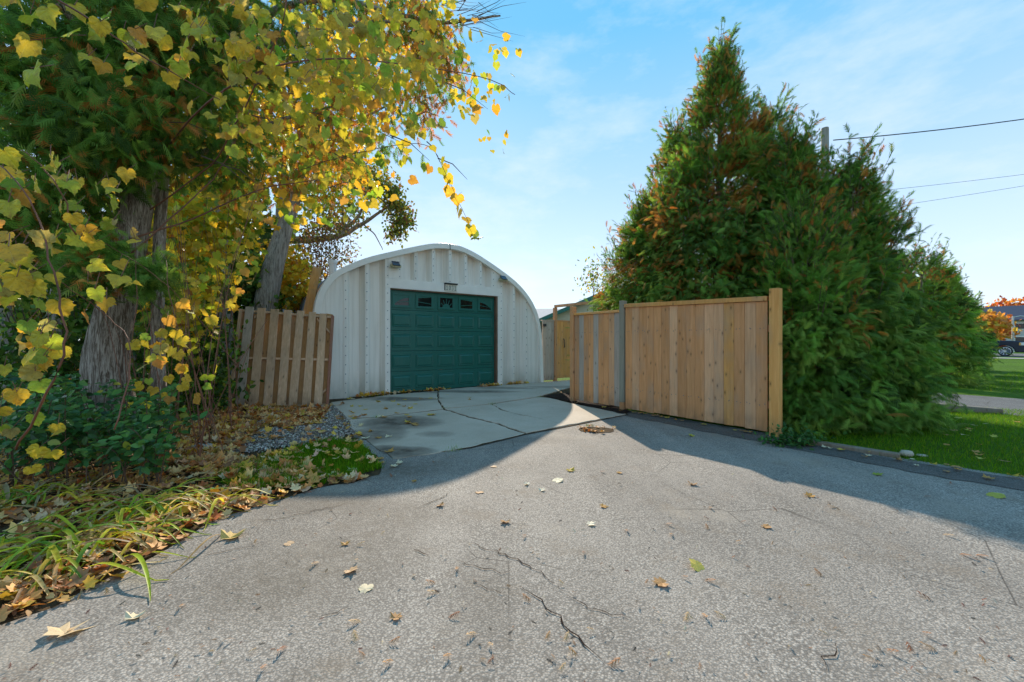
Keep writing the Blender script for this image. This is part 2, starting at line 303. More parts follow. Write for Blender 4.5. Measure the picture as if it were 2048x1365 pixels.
def m_asphalt(name, lo, mid, hi, patch=.25):
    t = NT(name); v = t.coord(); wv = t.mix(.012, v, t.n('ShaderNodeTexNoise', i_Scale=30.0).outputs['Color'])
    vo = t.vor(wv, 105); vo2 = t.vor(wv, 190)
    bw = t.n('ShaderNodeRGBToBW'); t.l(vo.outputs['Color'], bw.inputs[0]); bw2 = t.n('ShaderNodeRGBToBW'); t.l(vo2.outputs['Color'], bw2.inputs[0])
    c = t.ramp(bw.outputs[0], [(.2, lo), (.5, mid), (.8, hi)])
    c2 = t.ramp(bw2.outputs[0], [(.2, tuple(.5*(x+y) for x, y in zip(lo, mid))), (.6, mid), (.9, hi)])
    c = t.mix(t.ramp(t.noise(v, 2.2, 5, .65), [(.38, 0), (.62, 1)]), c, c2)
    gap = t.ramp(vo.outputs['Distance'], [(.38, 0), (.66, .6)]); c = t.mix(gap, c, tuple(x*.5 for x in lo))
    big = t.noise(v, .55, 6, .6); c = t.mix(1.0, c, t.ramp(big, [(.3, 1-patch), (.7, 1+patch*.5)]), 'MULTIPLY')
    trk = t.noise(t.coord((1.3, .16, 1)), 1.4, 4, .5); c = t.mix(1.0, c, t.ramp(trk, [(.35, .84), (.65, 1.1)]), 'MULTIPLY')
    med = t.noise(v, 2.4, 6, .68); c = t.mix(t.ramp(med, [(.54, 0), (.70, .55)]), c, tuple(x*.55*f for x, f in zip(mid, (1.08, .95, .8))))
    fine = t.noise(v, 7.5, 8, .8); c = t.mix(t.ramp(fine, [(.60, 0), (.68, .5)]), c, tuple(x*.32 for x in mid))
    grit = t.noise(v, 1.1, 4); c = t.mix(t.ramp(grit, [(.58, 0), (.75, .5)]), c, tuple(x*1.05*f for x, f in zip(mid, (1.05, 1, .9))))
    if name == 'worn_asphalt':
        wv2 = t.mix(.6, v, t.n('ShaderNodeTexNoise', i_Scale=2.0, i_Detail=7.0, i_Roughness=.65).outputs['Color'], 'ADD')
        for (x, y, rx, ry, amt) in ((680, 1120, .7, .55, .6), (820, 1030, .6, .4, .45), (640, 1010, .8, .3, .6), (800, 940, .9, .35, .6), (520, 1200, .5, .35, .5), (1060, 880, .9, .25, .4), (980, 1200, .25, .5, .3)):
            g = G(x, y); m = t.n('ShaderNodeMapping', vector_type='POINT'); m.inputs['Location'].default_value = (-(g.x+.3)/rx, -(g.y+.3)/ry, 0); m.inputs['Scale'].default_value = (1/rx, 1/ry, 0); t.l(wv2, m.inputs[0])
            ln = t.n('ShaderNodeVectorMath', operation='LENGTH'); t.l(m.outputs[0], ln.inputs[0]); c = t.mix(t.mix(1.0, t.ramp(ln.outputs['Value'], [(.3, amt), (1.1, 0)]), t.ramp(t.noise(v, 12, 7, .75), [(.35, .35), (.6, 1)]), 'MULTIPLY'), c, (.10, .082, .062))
    cr = t.vor(t.mix(.25, v, t.n('ShaderNodeTexNoise', i_Scale=3.0, i_Detail=6.0).outputs['Color']), 1.7, 'DISTANCE_TO_EDGE')
    crm = t.mix(1.0, t.ramp(cr.outputs['Distance'], [(.0, .9), (.007, 0)]), t.ramp(t.noise(v, .8, 2), [(.50, 0), (.58, 1)]), 'MULTIPLY'); c = t.mix(crm, c, (.05, .042, .035))
    h = t.mix(.5, t.ramp(vo.outputs['Distance'], [(0, 1), (.7, 0)]), t.ramp(bw.outputs[0], [(0, 0), (1, 1)]))
    return t.pbr(c, .85, t.bump(h, .5, .005), spec=.3)
M_asph = m_asphalt('worn_asphalt', (.215, .19, .165), (.33, .29, .25), (.50, .445, .385))
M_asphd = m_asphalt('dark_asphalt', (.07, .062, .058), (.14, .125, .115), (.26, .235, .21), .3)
def m_concrete():
    t = NT('stained_concrete'); v = t.coord(); c = t.ramp(t.noise(v, 1.1, 8, .62), [(.3, (.42, .345, .265)), (.7, (.55, .46, .365))])
    c = t.mix(1.0, c, t.ramp(t.noise(v, 60, 3), [(.3, .9), (.7, 1.08)]), 'MULTIPLY')
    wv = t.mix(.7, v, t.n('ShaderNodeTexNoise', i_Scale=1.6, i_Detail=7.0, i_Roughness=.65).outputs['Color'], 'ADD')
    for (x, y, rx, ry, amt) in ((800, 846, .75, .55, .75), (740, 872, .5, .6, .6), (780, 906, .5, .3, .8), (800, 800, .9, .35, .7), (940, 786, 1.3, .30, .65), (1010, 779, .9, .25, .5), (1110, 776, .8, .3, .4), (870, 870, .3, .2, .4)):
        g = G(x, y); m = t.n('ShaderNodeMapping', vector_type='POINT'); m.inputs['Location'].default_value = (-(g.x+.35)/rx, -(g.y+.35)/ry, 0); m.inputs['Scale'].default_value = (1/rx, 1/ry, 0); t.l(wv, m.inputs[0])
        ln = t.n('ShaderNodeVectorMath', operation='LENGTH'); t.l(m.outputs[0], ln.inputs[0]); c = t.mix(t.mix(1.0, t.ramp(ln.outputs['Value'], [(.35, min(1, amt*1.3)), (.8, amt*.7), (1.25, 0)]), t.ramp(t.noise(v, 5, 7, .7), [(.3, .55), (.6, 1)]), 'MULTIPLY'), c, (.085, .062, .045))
    c = t.mix(t.ramp(t.noise(v, 9, 8, .75), [(.60, 0), (.72, .45)]), c, (.13, .11, .09))
    return t.pbr(c, .85, t.bump(t.noise(v, 40, 5), .25, .006), spec=.3)
M_conc = m_concrete()
def m_soil(name, a, b, c3, sc=7):
    t = NT(name); v = t.coord(); c = t.ramp(t.noise(v, sc, 7, .7), [(.3, a), (.55, b), (.75, c3)])
    c = t.mix(1.0, c, t.ramp(t.noise(v, .5, 3), [(.3, .75), (.7, 1.2)]), 'MULTIPLY'); return t.pbr(c, .95, t.bump(t.noise(v, sc*4, 6, .7), .8, .03), spec=.1)
M_soil = m_soil('leafy_soil', (.035, .025, .016), (.10, .065, .035), (.19, .12, .06))
M_grav = m_soil('grey_gravel', (.22, .175, .14), (.40, .335, .28), (.62, .54, .46), 38)
M_soil2 = m_soil('gravelly_soil', (.10, .075, .055), (.22, .175, .14), (.38, .32, .27), 22)
M_mulch = m_soil('dark_mulch', (.012, .009, .008), (.04, .025, .02), (.08, .055, .045), 30)
M_lawn = m_soil('lawn_soil', (.04, .08, .006), (.07, .15, .008), (.10, .19, .012), 12)
M_street = m_asphalt('street_asphalt', (.08, .08, .08), (.15, .15, .15), (.25, .25, .24), .1)

# ------------------------------------------------------------------ the ground
def sheet(name, pts, z, mat, th=None):
    b = MB(); b.face([(p[0], p[1], z) for p in pts]); return structure(b.build(name, mat))
U = Vector((.815, .579, 0)).normalized(); NV = Vector((-U.y, U.x, 0))     # garage front, garage depth
FD = Vector((.605, -.796, 0)).normalized()                                # along the board fence, towards the camera
sheet('ground', [(-300, -60), (400, -60), (400, 500), (-300, 500)], -.02, M_lawn)
def jag(pts, amp=.03, step=.12, closed=True):
    out = []; n = len(pts)
    for i in range(n if closed else n-1):
        a, b = Vector(pts[i]), Vector(pts[(i+1) % n]); L = (b-a).length; k = max(1, int(L/step))
        if L > 6: out.append(a); continue
        for j in range(k): q = a.lerp(b, j/k); q.x += random.gauss(0, amp); q.y += random.gauss(0, amp); out.append(q)
    return out
edgeL = [G(*p) for p in ((-700, 1700), (0, 1262), (180, 1185), (330, 1100), (440, 1038), (600, 988), (770, 950), (740, 900), (698, 862), (660, 838))]
edgeR = [Vector((1.2, 8.0, 0)), Vector((3.42, 5.10, 0)), G(1800, 922), G(2048, 962), G(2048, 962)+FD*12]
sheet('forest_floor', [p+Vector((1.2, .0, 0)) for p in edgeL][:-1]+[Vector((-3.3, 8.4, 0)), Vector((-.5, 20, 0)), Vector((-60, 60, 0)), Vector((-60, -10, 0)), Vector((-8, -6, 0))], -.004, M_soil)
sheet('driveway', jag(edgeL, .025, closed=False)+[Vector((-3.2, 8.4, 0)), Vector((-1.0, 10.2, 0)), Vector((1.2, 11.6, 0))]+[p+Vector((.12, .05, 0)) for p in edgeR]+[Vector((12, -14, 0)), Vector((-9, -14, 0))], .004, M_asph)
def strip(pts, w): return pts
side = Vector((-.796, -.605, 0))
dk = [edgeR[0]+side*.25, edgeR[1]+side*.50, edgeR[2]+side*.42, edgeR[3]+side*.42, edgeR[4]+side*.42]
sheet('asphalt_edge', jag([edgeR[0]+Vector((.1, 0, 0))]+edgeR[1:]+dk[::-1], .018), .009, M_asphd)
0 and sheet('asphalt_seal_band', jag([G(*p) for p in ((470, 1030), (620, 1010), (760, 975), (830, 935), (880, 918), (790, 915), (745, 905), (770, 950), (600, 990))], .02, .08), .008, M_asphd)
sheet('gravel_patch', jag([G(*p) for p in ((430, 880), (520, 830), (600, 818), (668, 806), (700, 838), (700, 862), (660, 878), (560, 895), (470, 905))], .035, .05), .006, M_soil2)
sheet('lawn', [G(1570, 878), G(1800, 922), G(2048, 962), G(2048, 962)+FD*12, Vector((70, -12, 0)), Vector((70, 20, 0)), Vector((34, 60, 0)), Vector((3, 12, 0))], .0, M_lawn)
# concrete slabs with open joints
slabs = [[(660, 807), (780, 792), (876, 783), (876, 800), (888, 821), (752, 836), (694, 841)],
         [(876, 783), (993, 772), (1084, 767), (1160, 761), (1160, 772), (1079, 796), (982, 811), (888, 821), (876, 803)],
         [(694, 841), (752, 836), (888, 821), (937, 836), (997, 851), (1050, 870), (943, 897), (850, 913), (785, 920), (738, 888), (702, 860)],
         [(888, 821), (982, 811), (1003, 823), (1034, 831), (1079, 840), (1136, 854), (1052, 870), (997, 851), (937, 836)],
         [(982, 811), (1079, 796), (1100, 798), (1145, 809), (1257, 831), (1136, 854), (1079, 840), (1034, 831), (1003, 823)]]
pad = None
for i, pl in enumerate(slabs):
    pts = [G(*p) for p in pl]; c = sum(pts, Vector())/len(pts)
    pts = [p+(c-p).normalized()*.022 for p in pts]
    pts = jag(pts, .010, .10); z = (.022, .032, .016, .026, .022)[i]
    b = MB().prism([(p.x, p.y, -.01) for p in pts], (0, 0, z+.01)); o = b.build('concrete_slab', M_conc, None, bevel=.006); structure(o)
sheet('joint_dirt', [G(668, 808), G(780, 791), G(876, 782), G(993, 771), G(1160, 760), G(1257, 831), G(1136, 855), G(1052, 871), G(943, 898), G(790, 918), G(742, 888), G(706, 860), G(698, 841)], .012, M_soil)
# mulch strip along the fence and dirt-filled pothole
sheet('mulch_bed', jag([G(1088, 795), G(1130, 789), G(1150, 788)]+[G(1262, 826), G(1250, 832), G(1160, 812), G(1120, 803)], .02), .034, M_mulch)
ph = [G(1192, 861)+Vector((math.cos(a)*.22*(1+.2*random.random()), math.sin(a)*.17*(1+.25*random.random()), 0)) for a in np.linspace(0, 2*math.pi, 22)[:-1]]
sheet('pothole_dirt', ph, .0085, M_soil)
# jagged cracks in the asphalt
def crack(pl, w):
    pts = [G(*p) for p in pl]; fine = []
    for a, b in zip(pts[:-1], pts[1:]):
        k = max(2, int((b-a).length/.03))
        for j in range(k): fine.append(a.lerp(b, j/k)+Vector((random.gauss(0, .008), random.gauss(0, .008), 0)))
    fine.append(pts[-1]); b = MB(); n = len(fine)
    for i, p in enumerate(fine):
        d = (fine[min(i+1, n-1)]-fine[max(i-1, 0)]).normalized(); s_ = Vector((-d.y, d.x, 0))*w*random.uniform(.3, 1)*math.sin(math.pi*(i+.4)/(n+.2))
        b.v += [p+s_+Vector((0, 0, .0095)), p-s_+Vector((0, 0, .0095))]
        if i: b.f.append((2*i-2, 2*i-1, 2*i+1, 2*i))
    structure(b.build('asphalt_crack', M_mulch))
for pl, w in (([(920, 1083), (960, 1098), (1010, 1110), (1045, 1130), (1090, 1155), (1130, 1190)], .004), ([(915, 1125), (970, 1140), (1000, 1148), (1020, 1145)], .0035), ([(945, 1165), (985, 1185), (1010, 1190)], .003),
              ([(1040, 1175), (1080, 1205), (1120, 1245), (1150, 1275), (1185, 1310), (1210, 1330)], .0055), ([(820, 1100), (860, 1115)], .003), ([(830, 1020), (880, 1000), (900, 985)], .004),
              ([(470, 1050), (560, 1040), (640, 1022), (700, 1010)], .004), ([(380, 1120), (450, 1105), (520, 1095)], .003), ([(620, 1245), (680, 1225), (705, 1215)], .003), ([(1130, 1190), (1180, 1220), (1260, 1240)], .003), ([(1650, 1345), (1660, 1310), (1670, 1290)], .003)):
    crack(pl, w)

# ------------------------------------------------------------------ garage
GL = Vector((-2.79, 9.15, 0)); ga = math.atan2(U.y, U.x)
garage = thing('garage', 'white ribbed steel arch garage with green panelled door', 'garage', GL, ga)
def gt(x, y):
    k = (x-CX)/F; t = (-GL.x+GL.y*k)/(U.x-U.y*k); Y = GL.y+U.y*t; return t, CH+(HY-y)/F*Y
ap = [(648, 803), (634, 720), (627, 650), (632, 603), (645, 572), (667, 547), (700, 530), (735, 517), (775, 507), (835, 494), (868, 489), (895, 490), (920, 495), (948, 508), (978, 527), (1005, 546), (1030, 566), (1050, 588), (1065, 612), (1075, 640), (1081, 685), (1084, 766)]
A0 = [gt(*p) for p in ap]; A0[0] = (A0[0][0], 0.0); A0[-1] = (A0[-1][0], 0.0)
def catmull(p, k):
    out = []; n = len(p)
    for i in range(n-1):
        a, b, c, d = (np.array(p[max(0, min(n-1, j))]) for j in (i-1, i, i+1, i+2))
        for j in range(k):
            u = j/k; out.append(tuple(.5*((2*b)+(-a+c)*u+(2*a-5*b+4*c-d)*u*u+(-a+3*b-3*c+d)*u**3)))
    out.append(p[-1]); return out
ARC = catmull(A0, 4); AN = []
for i in range(len(ARC)):
    d = np.array(ARC[min(i+1, len(ARC)-1)])-np.array(ARC[max(i-1, 0)]); d = d/np.linalg.norm(d); AN.append((-d[1], d[0]))      # outward normals (left of travel)
def off(i, r): return (ARC[i][0]+AN[i][0]*r, ARC[i][1]+AN[i][1]*r)
top = [(t, z) for t, z in ARC if z > 1.75]
def arch_z(t):
    return float(np.interp(t, [q[0] for q in sorted(top)], [q[1] for q in sorted(top)]))
# roof: ribbed barrel, open at the front behind the end wall
b = MB(); stn = []
s_ = .09
while s_ < 8.6: stn += [(s_, 0), (s_+.16, 0), (s_+.22, -.07), (s_+.40, -.07), (s_+.46, 0)]; s_ += .46
n = len(ARC)
for s_, r in stn:
    for i in range(n): q = off(i, r-.015); b.v.append(Vector((q[0], s_, max(q[1], 0))))
for j in range(len(stn)-1):
    for i in range(n-1): b.f.append((j*n+i, j*n+i+1, (j+1)*n+i+1, (j+1)*n+i))
b.f.append(tuple((len(stn)-1)*n+i for i in range(n))); b.build('roof', M_roof, garage)
# roof trim in segments
cuts = [0, 20, 32, 44, 58, n-1]
for a, c in zip(cuts[:-1], cuts[1:]):
    b = MB()
    for i in range(a, c+1):
        o_, q = off(i, .012), off(i, -.115 if 8 < i < n-8 else -.09)
        b.v += [Vector((o_[0], .11, max(o_[1], 0))), Vector((o_[0], -.07, max(o_[1], 0))), Vector((q[0], -.07, max(q[1], 0))), Vector((q[0], .03, max(q[1], 0)))]
    for i in range(c-a):
        for k in range(3): b.f.append((4*i+k, 4*i+k+1, 4*i+5+k, 4*i+4+k))
    o = b.build('roof_trim', M_trim, garage, bevel=.008)
b = MB().box((1.475, -.078, arch_z(1.48)-.13), (1.492, -.0705, arch_z(1.48)+.016)); b.build('trim_seam', M_black, garage)
# end wall: ribbed panels
def panel(t0, t1, zb=0.0, first=False):
    prof = [(t0-.035, -.012), (t0+.035, -.012), (t0+.075, .03), (t0+.11, .145), (t1-.125, .150), (t1-.120, .148), (t1-.035, -.010)]
    if t1-t0 < .35: prof = [(t0-.035, -.012), (t0+.05, -.012), (t0+.09, .11), (t1-.085, .115), (t1-.035, -.010)]
    b = MB()
    for t, s_ in prof: b.v += [Vector((t, s_, zb)), Vector((t, s_, arch_z(t)-.03))]
    for i in range(len(prof)-1): b.f.append((2*i, 2*i+2, 2*i+3, 2*i+1))
    b.build('wall_panel', M_white, garage)
panel(-.965, -.52); panel(-.52, -.075)
for t0, t1 in ((.27, .61), (.61, 1.06), (1.06, 1.51), (1.51, 1.955), (1.955, 2.405), (2.405, 2.78)): panel(t0, t1, 2.655)
panel(3.06, 3.48); panel(3.48, 3.92)
il = [i for i in range(n) if ARC[i][0] < -.98 and i < n/2]; pts = [off(i, -.03) for i in il]
MB().face([(t, .0, max(z, 0)) for t, z in pts]+[(-.93, .0, arch_z(-.93)-.03), (-.93, .0, 0)]).build('wall_panel', M_white, garage)
ir = [i for i in range(n) if ARC[i][0] > 3.90 and i > n/2]; pts = [off(i, -.03) for i in ir]
MB().face([(3.885, .0, 0), (3.885, .0, arch_z(3.885)-.03)]+[(t, .0, max(z, 0)) for t, z in pts]).build('wall_panel', M_white, garage)
for lo, hi in (((-.115, -.016, 0), (0, .12, 2.44)), ((2.945, -.016, 0), (3.09, .12, 2.44))): MB().box(lo, hi).build('door_side_post', M_trim, garage, bevel=.004)
MB().box((-.115, -.02, 2.443), (3.09, .12, 2.66)).build('door_header', M_trim, garage, bevel=.004)
for t0, t1 in ((-.115, .235), (2.735, 3.045)):
    MB().prism([(t0, -.014, 2.663), (t1, -.014, 2.663), (t1, -.014, arch_z(t1)-.04), (t0, -.014, arch_z(t0)-.04)], (0, .02, 0)).build('gable_plate', M_white, garage)
# screws
b = MB()
def screw(t, z, s_=-.012): b.tube([(t, s_+.004, z), (t, s_-.006, z)], .011, 6)
for t in (-.965, -.52, -.06, 3.05, 3.48, 3.92):
    z = .12
    while z < arch_z(t)-.2: screw(t, z, -.016 if t in (-.06, 3.05) else -.012); z += .2
for t in (.61, 1.06, 1.51, 1.955, 2.405, .22, 2.80):
    z = 2.72
    while z < arch_z(t)-.1: screw(t, z, -.014); z += .17
o = b.build('screw', M_screw, garage); o['kind'] = 'stuff'
# door: five sections with raised panels and a window row
DW = 2.905; DS = .085; cw = DW/5; sh = 2.425/5
MB().box((2.888, .0, 0), (2.943, .12, 2.44)).build('door_jamb', M_rust, garage); MB().box((-.0, .005, 2.415), (2.886, .075, 2.441)).build('door_head_stop', M_rust, garage)
MB().box((-.0, .05, .0), (.012, .12, 2.41)).build('door_jamb', M_trim, garage); MB().box((.013, DS-.005, .012), (2.887, DS+.04, .035)).build('bottom_seal', M_black, garage)
for r in range(5):
    z0 = .036+r*(sh-.004); z1 = z0+sh-.010
    sec = MB().box((.013, DS, z0), (2.886, DS+.045, z1)).build('door_section', M_green, garage, bevel=.004)
    for c in range(5):
        x0 = .013+c*(2.873/5)+.06; x1 = .013+(c+1)*(2.873/5)-.06; w = x1-x0
        if r < 4:
            a0, a1 = z0+.085, z1-.085; m = MB()
            ring = lambda d, s_: [(x0+d, s_, a0+d), (x1-d, s_, a0+d), (x1-d, s_, a1-d), (x0+d, s_, a1-d)]
            rs = [ring(0, DS-.001), ring(.012, DS-.016), ring(.03, DS-.010), ring(.055, DS-.026)]
            for q in rs: m.v += [Vector(p) for p in q]
            for k in range(3):
                for i in range(4): m.f.append((4*k+i, 4*k+(i+1) % 4, 4*k+4+(i+1) % 4, 4*k+4+i))
            m.f.append((12, 13, 14, 15)); m.build('raised_panel', M_green, sec)
        else:
            a0, a1 = z0+.055, z1-.075; m = MB(); fw = .055
            m.box((x0, DS-.022, a0), (x1, DS-.001, a0+fw)); m.box((x0, DS-.022, a1-fw), (x1, DS-.001, a1)); m.box((x0, DS-.022, a0+fw), (x0+fw, DS-.001, a1-fw)); m.box((x1-fw, DS-.022, a0+fw), (x1, DS-.001, a1-fw))
            m.build('window_frame', M_green, sec, bevel=.005)
            gx0, gx1, gz0, gz1 = x0+fw, x1-fw, a0+fw, a1-fw
            MB().box((gx0, DS-.006, gz0), (gx1, DS-.001, gz1)).build('window_pane', M_glass, sec)
            def bar(p, q, w_=.012):
                p = Vector((p[0], DS-.012, p[1])); q = Vector((q[0], DS-.012, q[1])); d = (q-p).normalized(); s2 = Vector((-d.z, 0, d.x))*w_*.5
                MB().prism([p-s2, q-s2, q+s2, p+s2], (0, -.008, 0)).build('muntin', M_green, sec)
            H = gz1-gz0; Wd = gx1-gx0
            if c in (0, 4):
                fl = (lambda u: gx0+u*Wd) if c == 0 else (lambda u: gx1-u*Wd)
                arc = [(fl(u), gz0+H*(.12+.66*math.sin(u*math.pi/2)**.9)) for u in (0, .25, .5, .75, 1)]
                poly = [(fl(0), gz1)]+arc+[(fl(1), gz1)]
                MB().prism([(x, DS-.0065, z) for x, z in (poly if c == 4 else poly[::-1])], (0, -.006, 0)).build('sunburst_fill', M_green, sec)
                bar((fl(.25), gz0+H*.28), (fl(1), gz0+H*.42), .014)
            elif c in (1, 3):
                fl = (lambda u: gx0+u*Wd) if c == 1 else (lambda u: gx1-u*Wd)
                MB().prism([(fl(0), DS-.0065, gz0+H*.8), (fl(1), DS-.0065, gz0+H*.97), (fl(1), DS-.0065, gz1), (fl(0), DS-.0065, gz1)], (0, -.006, 0)).build('sunburst_fill', M_green, sec)
                bar((fl(0), gz0+H*.42), (fl(1), gz0+H*.26), .014)
            else:
                cx_ = (gx0+gx1)/2; rr = Wd*.30
                MB().prism([(cx_+rr*math.cos(a), DS-.0065, gz0+rr*math.sin(a)*.9) for a in np.linspace(0, math.pi, 13)], (0, -.006, 0)).build('sunburst_fill', M_green, sec)
                for a in (30, 60, 90, 120, 150): bar((cx_+rr*math.cos(math.radians(a)), gz0+rr*.9*math.sin(math.radians(a))), (cx_+min(Wd*.49, 99)*math.cos(math.radians(a))*1.0, min(gz1, gz0+Wd*.62*math.sin(math.radians(a)))), .014)
# flue pipe on the roof
MB().tube([(-1.02, 1.0, 2.2), (-1.02, 1.0, 3.12)], .085, 12).tube([(-1.02, 1.0, 3.04), (-1.02, 1.0, 3.12)], .095, 12).build('flue_pipe', M_trim, garage)
# solar lamps, number plaque
def gw(t, s_, z): return garage_M @ Vector((t, s_, z))
garage_M = Matrix.Translation(GL) @ Matrix.Rotation(ga, 4, 'Z')
def solar(t, z, lab):
    r = thing('solar_lamp', lab, 'lamp', gw(t, -.016, z), ga, 'solar lamps on the garage gable')
    MB().box((-.05, -.03, -.05), (.05, 0, .05)).build('wall_mount', M_lamp, r, bevel=.006)
    MB().box((-.11, -.15, -.06), (.12, -.03, .0), Matrix.Rotation(.15, 4, 'X')).build('lamp_body', M_lamp, r, bevel=.012)
    MB().box((-.09, -.155, -.052), (.10, -.150, -.008), Matrix.Rotation(.15, 4, 'X')).build('lens', plain('lamp_lens', (.55, .52, .35), .2), r)
    MB().tube([(0, -.07, .0), (0, -.08, .07)], .012, 6).build('arm', M_black, r)
    MB().box((-.085, -.16, .055), (.085, -.0, .07), Matrix.Rotation(.75, 4, 'X') @ Matrix.Translation((0, .0, .03))).build('solar_panel', M_solar, r, bevel=.003)
solar(.09, 2.98, 'solar lamp on the gable plate at the taller end of the door header')
solar(3.05, 2.93, 'solar lamp close under the sloping trim near the board fence side')
pq = thing('house_number_plaque', 'cream number plaque 1031 with black cap above green door', 'plaque', gw(1.53, -.02, 2.47), ga)
MB().box((-.16, -.018, .0), (.16, 0, .17)).build('plate', M_plaque, pq, bevel=.004); MB().box((-.185, -.05, .172), (.175, 0, .205)).build('cap', M_black, pq, bevel=.006); MB().box((-.178, -.02, .02), (-.162, 0, .172)).build('side_bracket', M_black, pq)
dg = {'1': [[(-.3, .7), (0, 1), (0, 0)], [(-.35, 0), (.35, 0)]], '0': [[(.33*math.cos(a), .5+.5*math.sin(a)) for a in np.linspace(0, 2*math.pi, 15)]],
      '3': [[(-.32, .85), (-.1, 1), (.15, .97), (.28, .8), (.2, .6), (-.05, .52), (.25, .42), (.33, .22), (.18, .03), (-.1, 0), (-.35, .15)]]}
for i, ch in enumerate('1031'):
    m = MB()
    for pl in dg[ch]: m.tube([(-.114+i*.076+x*.062, -.019, .032+z*.11) for x, z in pl], .0055, 5)
    m.build('digit', M_black, pq)

# ------------------------------------------------------------------ board fence beside the driveway
fr = math.atan2(FD.y, FD.x)
fence = thing('board_fence', 'tan board fence with tall posts between driveway and cedars', 'fence', (1.22, 8.0, 0), fr)
def board(x0, x1, z0, z1, y0=-.02, y1=0.0, m=M_tan, par=fence, name='board'): return MB().box((x0, y0, z0), (x1, y1, z1)).build(name, m, par, bevel=.003)
cols = 'tttpttpttpttptggt'
ms = {'t': M_tan, 'p': M_pink, 'g': M_greyb, 'a': M_amber}
x = 1.275; w = (3.50-1.275)/16
seq = 'tpttttptttppatgt'.replace('g', 'p')+'t'
for i in range(16): board(x+i*w+.0015, x+(i+1)*w-.0015, .055+random.uniform(-.008, .008), 1.745+.004*(16-i), -.02+random.uniform(-.002, .002), 0, ms[seq[i]])
w = (1.155-.06)/9
for i in range(9): board(.06+i*w+.0015, .06+(i+1)*w-.0015, .07+random.uniform(-.008, .008), 1.735, -.02+random.uniform(-.002, .002), 0, ms['tgttgttpg'[i]])
for (x0, x1, z, z2) in ((1.265, 3.50, 1.752, 1.815), (.055, 1.16, 1.737, 1.78)):
    MB().hexa([(x0, -.045, z+(.06 if x1 > 3 else 0)), (x1, -.045, z), (x1, .05, z), (x0, .05, z+(.06 if x1 > 3 else 0))], [(x0, -.045, z2+(.06 if x1 > 3 else 0)), (x1, -.045, z2), (x1, .05, z2), (x0, .05, z2+(.06 if x1 > 3 else 0))]).build('top_rail', M_amber, fence, bevel=.004)
for z in (.35, 1.35): MB().box((.05, .003, z), (1.16, .045, z+.09)).build('back_rail', M_tan, fence); MB().box((1.26, .003, z), (3.51, .045, z+.09)).build('back_rail', M_tan, fence)
MB().box((-.045, -.045, 0), (.05, .05, 1.92)).build('post', M_tan, fence, bevel=.005)
MB().box((1.165, -.05, .16), (1.258, .05, 1.935)).build('post', M_greenp, fence, bevel=.005); MB().box((1.168, -.045, 0), (1.255, .045, .158)).build('post_footing', M_tan, fence)
MB().box((3.53, -.06, 0), (3.645, .06, 1.905)).build('post', M_amber, fence, bevel=.006)
b = MB()
for i in range(25):
    x = (.06+(i+.5)*.1217) if i < 9 else 1.275+(i-9+.5)*.139
    for z in (.39, .40, 1.39, 1.40): q = x+random.uniform(-.045, .045); b.tube([(q, -.019, z+random.uniform(-.01, .01)), (q, -.0235, z)], .005, 5)
b.build('nail', M_screw, fence)['kind'] = 'stuff'
# side fence and gate beyond, in line with the garage front
def gp(t, s_=0): return (t, s_)
sf = thing('side_fence', 'short grey board fence panel against the garage corner', 'fence', gw(4.53, .05, 0), ga)
for i in range(4): board(.02+i*.115, .02+(i+1)*.115-.004, .06, 1.82, m=M_greyb, par=sf)
MB().box((0, -.03, 1.825), (.5, .05, 1.86)).build('cap_rail', M_greyb, sf); MB().box((.485, -.05, 0), (.575, .05, 2.24)).build('post', M_tan, sf, bevel=.004); MB().box((.03, -.08, 1.66), (.12, -.021, 1.74)).build('latch_box', M_black, sf)
for z in (.4, 1.4): MB().box((.0, .003, z), (.48, .04, z+.08)).build('back_rail', M_greyb, sf)
gate = thing('garden_gate', 'amber board gate with black handle behind the fence end', 'gate', gw(5.125, .06, 0), ga)
for i in range(7): board(i*.135, (i+1)*.135-.004, .10, 1.83, m=M_amber, par=gate)
for z in (.4, 1.4): MB().box((.0, .003, z), (.94, .04, z+.09)).build('back_rail', M_amber, gate)
MB().box((0, -.03, 1.834), (.945, .03, 1.865)).build('cap_rail', M_tan, gate)
MB().tube([(.27, -.02, 1.30), (.27, -.05, 1.27), (.255, -.065, 1.2), (.27, -.06, 1.12), (.29, -.05, 1.06), (.29, -.02, 1.03)], .013, 6).build('handle', M_black, gate)
ab = thing('arbor_beam', 'pale timber beam on a post over the garden gate', 'beam', gw(5.06, -.0, 0), fr)
MB().box((-.05, -.04, 2.245), (2.2, .05, 2.32)).build('beam', M_pink, ab, bevel=.004); MB().box((2.05, -.045, 0), (2.14, .045, 2.243)).build('post', M_tan, ab)

